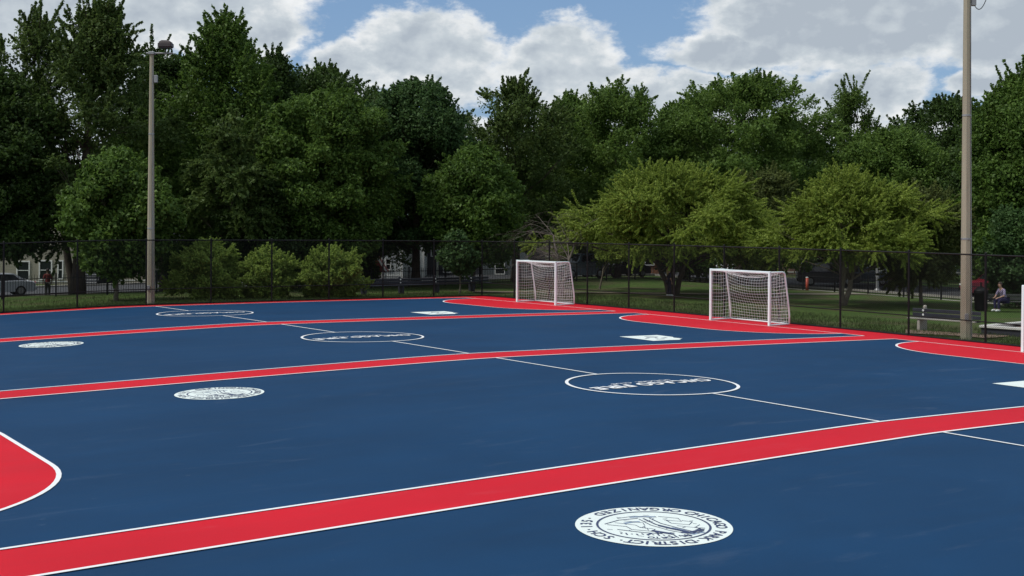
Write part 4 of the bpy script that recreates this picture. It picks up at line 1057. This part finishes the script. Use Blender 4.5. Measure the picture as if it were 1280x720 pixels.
silver = paint('silver_paint', (.42, .45, .50)); darkblue = paint('dark_blue_paint', (.012, .018, .045)); black_p = paint('black_paint', (.022, .024, .034)); redp = paint('dark_red_paint', (.17, .014, .028)); whitep = paint('white_paint', (.72, .74, .76)); greyblue = paint('grey_blue_paint', (.14, .19, .24))
PI = math.pi
car(-7, 76, PI, 'silver saloon car with sloping tail at the left edge of the photo', silver)
x_, y_ = spot(735, 100)
car(724, 90, PI, 'grey blue square off-road car just right of the far goal', greyblue, 'jeep')
car(778, 97, PI, 'black saloon car parked right of the square off-road car between the goals', black_p)
car(918, 112, 0.2, 'small white car seen over the crossbar of the nearer goal, left one of the pair', whitep)
car(940, 116, 0.2, 'small white car seen over the crossbar of the nearer goal, right one of the pair', whitep)
car(1036, 93, -PI/2+.75, 'black van-like car parked behind the forked trunk', black_p, 'suv')
car(1082, 95, -PI/2+.5, 'grey blue car with pale headlight right of the forked trunk', greyblue)
car(1248, 82, PI*.78, 'dark red car parked behind the seated person', redp, 'suv')

# ------------------------------------------------------------------ park furniture
M['coping'] = plain('pale_coping', (.55, .55, .52), .8, .08, 2); M['dark_wall'] = plain('dark_painted_wall', (.022, .026, .038), .7, .2, 2)
def park_bench(x, y, ang, length, supports, label, slat='bench', white_edge=False, group='park benches with concrete ends', back=1, conc='concrete'):
    z0 = gz(x, y); root = empty('park_bench', (x, y, z0), ang, label, 'bench', group)
    for s in supports:
        b = MB(); b.box((s, 0, .20), (.12, .42, .44), 0, .02); b.box((s, back*.22, .42), (.12, .12, .86), 0, .02)
        b.lathe([(.07, 0), (.07, .04), (.045, .07), (.01, .085)], (s, back*.22, .85), 12)
        b.build('concrete_support', M[conc], root)
    for i, yy in enumerate((-.19, -.05, .09)):
        b = MB(); b.box((0, -back*yy*-1 if False else yy*back, .45), (length, .12, .05), 0, .01)
        b.build('seat_slat', M['kerb'] if (white_edge and i == 0) else M[slat], root)
    for zz in (.58, .74):
        b = MB(); b.box((0, back*.135, zz), (length, .045, .13), 0, .01); b.build('back_slat', M[slat], root)
    b = MB()
    for s in supports:
        for zz in (.58, .74): b.lathe([(.04, -.01), (.04, .01)], (s+.0, back*.10, zz), 8, 'y')
    b.build('bolts', M['trim'], root)
    return root
ba = math.atan2(-25.57+24.16, 20.43-20.31)
park_bench(20.75, -24.65, -1.52, 2.75, (-.92, .88), 'dark slatted bench with pale front slat left of the right lamp pole', white_edge=True)
fx, fy = spot(522, 66)
park_bench(fx, fy, 0.0, 9.6, (-3.3, -1.0, 1.25, 3.6), 'long dark bench with white bolts beyond the far fence, left of the far goal', conc='dark_wall')
sx, sy = spot(1262, 57)
sb = park_bench(sx, sy, view_right, 3.0, (-1.3, .75), 'weathered bench with a person sitting on it at the right edge', slat='bench_old')
# raised sand pit with pale coping
def sand_pit():
    x, y = 25.8, -28.9; z0 = gz(x, y)
    root = empty('raised_sand_pit', (x, y, z0), -1.50, 'raised sand pit edged with pale concrete slabs right of the lamp pole', 'sand pit')
    L, D_ = 7.6, 7.0; h = .34
    for (cx, cy, w, d) in ((0, -D_/2, L, .16), (0, D_/2, L, .16), (-L/2+.08, 0, .16, D_-.17), (L/2-.08, 0, .16, D_-.17)):
        b = MB(); b.box((cx, cy, h/2-.03), (w, d, h)); b.build('wall', M['dark_wall'], root)
    for (cx, cy, w, d) in ((0, -D_/2, L+.1, .30), (0, D_/2, L+.1, .30), (-L/2+.08, 0, .30, D_-.31), (L/2-.08, 0, .30, D_-.31)):
        b = MB(); b.box((cx, cy, h+.012), (w, d, .09), 0, .012); b.build('coping', M['coping'], root)
    b = MB(); b.box((0, 0, h/2-.05), (L-.2, D_-.2, h-.08)); b.build('sand', M['dirt'], root)
sand_pit()
def bin_(bearing, depth, label):
    x, y = spot(bearing, depth); z0 = gz(x, y); root = empty('litter_bin', (x, y, z0), 0, label, 'litter bin')
    b = MB(); b.lathe([(.26, 0), (.29, .06), (.30, .80), (.33, .82), (.33, .87)], (0, 0, 0), 18); b.build('barrel', M['black'], root, True)
    b = MB(); b.lathe([(.34, .875), (.30, .98), (.14, 1.06), (.03, 1.08)], (0, 0, 0), 18); b.build('lid', M['black'], root, True)
bin_(1226.5, 57, 'black litter bin behind a fence post right of the lamp pole')
def bollard(bearing, depth, h, mat, label):
    x, y = spot(bearing, depth); z0 = gz(x, y); root = empty('bollard', (x, y, z0), 0, label, 'bollard')
    b = MB(); b.tube([(0, 0, -.1), (0, 0, h)], .11, 12); b.build('shaft', mat, root, True)
    b = MB(); b.lathe([(.11, 0), (.10, .05), (.04, .09)], (0, 0, h), 12); b.build('cap', M['trim'], root, True)
bollard(1009, 84, .85, plain('orange_paint', (.55, .09, .05), .5, .1), 'orange red bollard behind the black van-like car')
def barrier():
    x, y = spot(1098, 108); z0 = gz(x, y); root = empty('white_grid_fence', (x, y, z0), view_right, 'white lattice fence across the street right of the forked trunk', 'fence')
    b = MB(); L, h = 7.5, 1.7
    for i in range(26): b.box((-L/2+L*i/25, 0, h/2), (.06, .04, h))
    for j in range(6): b.box((0, .045, .15+j*h/6), (L, .04, .06))
    b.build('lattice', M['trim'], root)
    for i in range(4):
        c = MB(); c.box((-L/2+L*i/3, .12, h/2), (.12, .1, h+.1)); c.build('post', M['trim'], root)
barrier()

# ------------------------------------------------------------------ people
def skin_mesh(name, joints, edges, mat, parent, levels=1):
    """one continuous surface grown on a skeleton: joints = {name: (x, y, z, radius)}"""
    keys = list(joints); me = bpy.data.meshes.new(name)
    me.from_pydata([joints[k][:3] for k in keys], [(keys.index(a), keys.index(b_)) for a, b_ in edges], [])
    o = bpy.data.objects.new(name, me); scene.collection.objects.link(o)
    md = o.modifiers.new('skin', 'SKIN'); md.use_smooth_shade = True; md.branch_smoothing = .3
    if not me.skin_vertices: 
        bpy.context.view_layer.objects.active = o
    sv = me.skin_vertices[0].data
    for i, k in enumerate(keys):
        r = joints[k][3]; r = r if hasattr(r, '__len__') else (r, r); sv[i].radius = r; sv[i].use_root = (i == 0)
    sub = o.modifiers.new('sub', 'SUBSURF'); sub.levels = levels; sub.render_levels = levels
    dg = bpy.context.evaluated_depsgraph_get(); dg.update(); ne = bpy.data.meshes.new_from_object(o.evaluated_get(dg))
    bpy.data.objects.remove(o); ne.name = name; ne.materials.clear(); ne.materials.append(mat)
    ne.polygons.foreach_set('use_smooth', [True]*len(ne.polygons))
    o = bpy.data.objects.new(name, ne); scene.collection.objects.link(o); o.parent = parent
    return o
def hand(J, E, side, wrist, fdir, sdir, s=1.0):
    """palm with four unequal bent fingers and a thumb from the side of the palm"""
    w = Vector(wrist); f = Vector(fdir).normalized(); sd_ = Vector(sdir).normalized(); dn = f.cross(sd_).normalized()
    palm = w+f*.05*s; J[side+'palm'] = (*palm, .028); E.append((side+'wrist', side+'palm'))
    for i, (off, ln) in enumerate(((-.030, .062), (-.010, .074), (.010, .070), (.030, .054))):
        k = palm+f*.045*s+sd_*off; m1 = k+f*ln*.5+dn*.008; m2 = k+f*ln*.85+dn*.028
        J[side+'k%d' % i] = (*k, .011); J[side+'m%d' % i] = (*m1, .009); J[side+'t%d' % i] = (*m2, .008)
        E += [(side+'palm', side+'k%d' % i), (side+'k%d' % i, side+'m%d' % i), (side+'m%d' % i, side+'t%d' % i)]
    a = palm-sd_*.038+f*.005; c = a-sd_*.022+f*.035+dn*.01
    J[side+'th1'] = (*a, .012); J[side+'th2'] = (*c, .010); E += [(side+'palm', side+'th1'), (side+'th1', side+'th2')]
def person(x, y, z, ang, pose, label, shirt, trousers, hair, skin, long_hair=False):
    root = empty('person', (x, y, z), ang, label, 'person')
    # local frame: +y is the way the person faces
    if pose == 'stand':
        J = {'pelvis': (0, 0, .93, (.15, .11)), 'waist': (0, .0, 1.08, (.135, .10)), 'chest': (0, .01, 1.28, (.16, .115)), 'neck0': (0, 0, 1.43, (.07, .07)), 'neck': (0, .01, 1.50, (.052, .055)), 'head0': (0, .025, 1.58, (.072, .085)), 'head1': (0, .02, 1.67, (.078, .095)), 'head2': (0, .01, 1.735, (.05, .06))}
        L = {'hip': (.09, 0, .88, .085), 'knee': (.10, .03, .48, .056), 'ankle': (.10, -.01, .09, .040), 'toe': (.11, .15, .035, .034)}
        A = {'sh': (.18, 0, 1.39, .055), 'elbow': (.235, -.02, 1.12, .042), 'wrist': (.22, .09, .88, .028)}
        fd, legs = (-.05, .12, -1), None
    else:
        J = {'pelvis': (0, 0, .55, (.16, .13)), 'waist': (0, .05, .70, (.135, .11)), 'chest': (0, .14, .90, (.155, .12)), 'neck0': (0, .20, 1.04, (.07, .07)), 'neck': (0, .235, 1.10, (.05, .055)), 'head0': (0, .28, 1.17, (.072, .085)), 'head1': (0, .28, 1.26, (.078, .095)), 'head2': (0, .26, 1.32, (.05, .06))}
        L = {'hip': (.10, .04, .53, .09), 'knee': (.13, .46, .52, .062), 'ankle': (.12, .44, .09, .042), 'toe': (.13, .60, .035, .034)}
        A = {'sh': (.18, .17, 1.00, .055), 'elbow': (.26, .26, .74, .042), 'wrist': (.12, .47, .64, .028)}
        fd = (-.25, 1, -.25)
    E = [('pelvis', 'waist'), ('waist', 'chest'), ('chest', 'neck0'), ('neck0', 'neck'), ('neck', 'head0'), ('head0', 'head1'), ('head1', 'head2')]
    for sname, s in (('r', 1), ('l', -1)):
        prev = 'pelvis'
        for k, v in L.items(): J[sname+k] = (v[0]*s, v[1]+(.10*s if pose == 'stand' and k in ('ankle', 'toe') else 0)*.6, v[2], v[3]); E.append((prev, sname+k)); prev = sname+k
        prev = 'neck0'
        for k, v in A.items(): J[sname+k] = (v[0]*s, v[1], v[2], v[3]); E.append((prev, sname+k)); prev = sname+k
        J[sname+'wrist'] = J[sname+'wrist']
        hand(J, E, sname, J[sname+'wrist'][:3], (fd[0]*s, fd[1], fd[2]), (0, 1, 0) if pose == 'stand' else (-s, 0, 0))
    body = skin_mesh('body', J, E, skin, root, 2)
    def grow(keys, edges, add, name, mat, lv=2):
        JJ = {}
        for k in keys:
            v = J[k]; r = v[3] if hasattr(v[3], '__len__') else (v[3], v[3]); JJ[k] = (*v[:3], (r[0]+add, r[1]+add))
        return skin_mesh(name, JJ, edges, mat, root, lv)
    grow(['waist', 'chest', 'neck0', 'rsh', 'relbow', 'lsh', 'lelbow', 'pelvis'], [('waist', 'chest'), ('chest', 'neck0'), ('neck0', 'rsh'), ('rsh', 'relbow'), ('neck0', 'lsh'), ('lsh', 'lelbow'), ('waist', 'pelvis')], .016, 'shirt', shirt)
    grow(['pelvis', 'rhip', 'rknee', 'rankle', 'lhip', 'lknee', 'lankle'], [('pelvis', 'rhip'), ('rhip', 'rknee'), ('rknee', 'rankle'), ('pelvis', 'lhip'), ('lhip', 'lknee'), ('lknee', 'lankle')], .020, 'trousers', trousers)
    hx, hy, hz = J['head1'][:3]
    for s in (-1, 1):
        b = MB(); t = [J[('r' if s > 0 else 'l')+'ankle'], J[('r' if s > 0 else 'l')+'toe']]
        b.tube([(t[0][0], t[0][1]-.05, .045), (t[0][0], t[0][1]+.03, .055), (t[1][0], t[1][1]-.02, .045), (t[1][0], t[1][1]+.05, .03)], [.045, .052, .046, .03], 10); b.build('shoe', M['trim'], root, True)
        b = MB(); b.lathe([(.002, -.012), (.011, 0), (.002, .012)], (hx+s*.032, hy+.083, hz-.005), 8); b.build('eye', M['black'], root)
        b = MB(); b.tube([(hx+s*.078, hy-.01, hz-.03), (hx+s*.088, hy-.015, hz), (hx+s*.080, hy-.005, hz+.025)], [.008, .014, .008], 6); b.build('ear', skin, root, True)
    b = MB(); b.tube([(hx, hy+.085, hz+.01), (hx, hy+.108, hz-.03), (hx, hy+.09, hz-.045)], [.008, .015, .010], 6); b.build('nose', skin, root, True)
    b = MB(); b.tube([(hx-.025, hy+.078, hz-.075), (hx, hy+.088, hz-.075), (hx+.025, hy+.078, hz-.075)], [.004, .008, .004], 6); b.build('mouth', M['tail'], root, True)
    b = MB(); V = []
    for i in range(9):
        for j in range(16):
            th = math.pi*.62*i/8; ph = 2*math.pi*j/16; q = Vector((math.sin(th)*math.cos(ph)*.098, math.sin(th)*math.sin(ph)*.112, math.cos(th)*.115))
            if q.y > .03 and q.z < .045: q.z = .045; q.y = min(q.y, .095)
            V.append((hx+q.x, hy-.012+q.y, hz+.012+q.z))
    b.add(V, [(i*16+j, (i+1)*16+j, (i+1)*16+(j+1) % 16, i*16+(j+1) % 16) for i in range(8) for j in range(16)])
    if long_hair:
        b.tube([(hx, hy-.05, hz+.05), (hx, hy-.11, hz-.05), (hx, hy-.125, hz-.2), (hx, hy-.10, hz-.38)], [.07, .085, .08, .03], 10)
    b.build('hair', hair, root, True)
    return root
cloth = lambda n, c: plain(n, c, .9, .15, 9)
px_, py_ = spot(60, 74)
person(px_, py_, gz(px_, py_), view_right+.4, 'stand', 'person in a dark red shirt standing in front of the beige house window', cloth('red_shirt', (.16, .022, .022)), cloth('dark_trousers', (.03, .034, .03)), plain('dark_hair', (.02, .012, .010), .7), M['skin_dark'])
px_, py_ = spot(836.5, 65)
blond = person(px_, py_, gz(px_, py_), view_right-1.2, 'stand', 'blond person in dark clothes standing beside the stems of the wide locust', cloth('navy_jacket', (.025, .025, .045)), cloth('navy_trousers', (.03, .028, .05)), plain('blond_hair', (.40, .30, .13), .6), M['skin'], True)
blond.scale = (.86, .86, .86)
px_, py_ = spot(1256, 56.6)
person(px_, py_, gz(px_, py_)+.02, view_right+PI/2+.35, 'sit', 'person in a pale purple top leaning forward on the bench at the right edge', cloth('lilac_top', (.22, .19, .29)), cloth('indigo_trousers', (.018, .016, .060)), plain('brown_hair', (.035, .022, .016), .7), M['skin'])

print('faces', sum(len(o.data.polygons) for o in bpy.data.objects if o.type == 'MESH'))
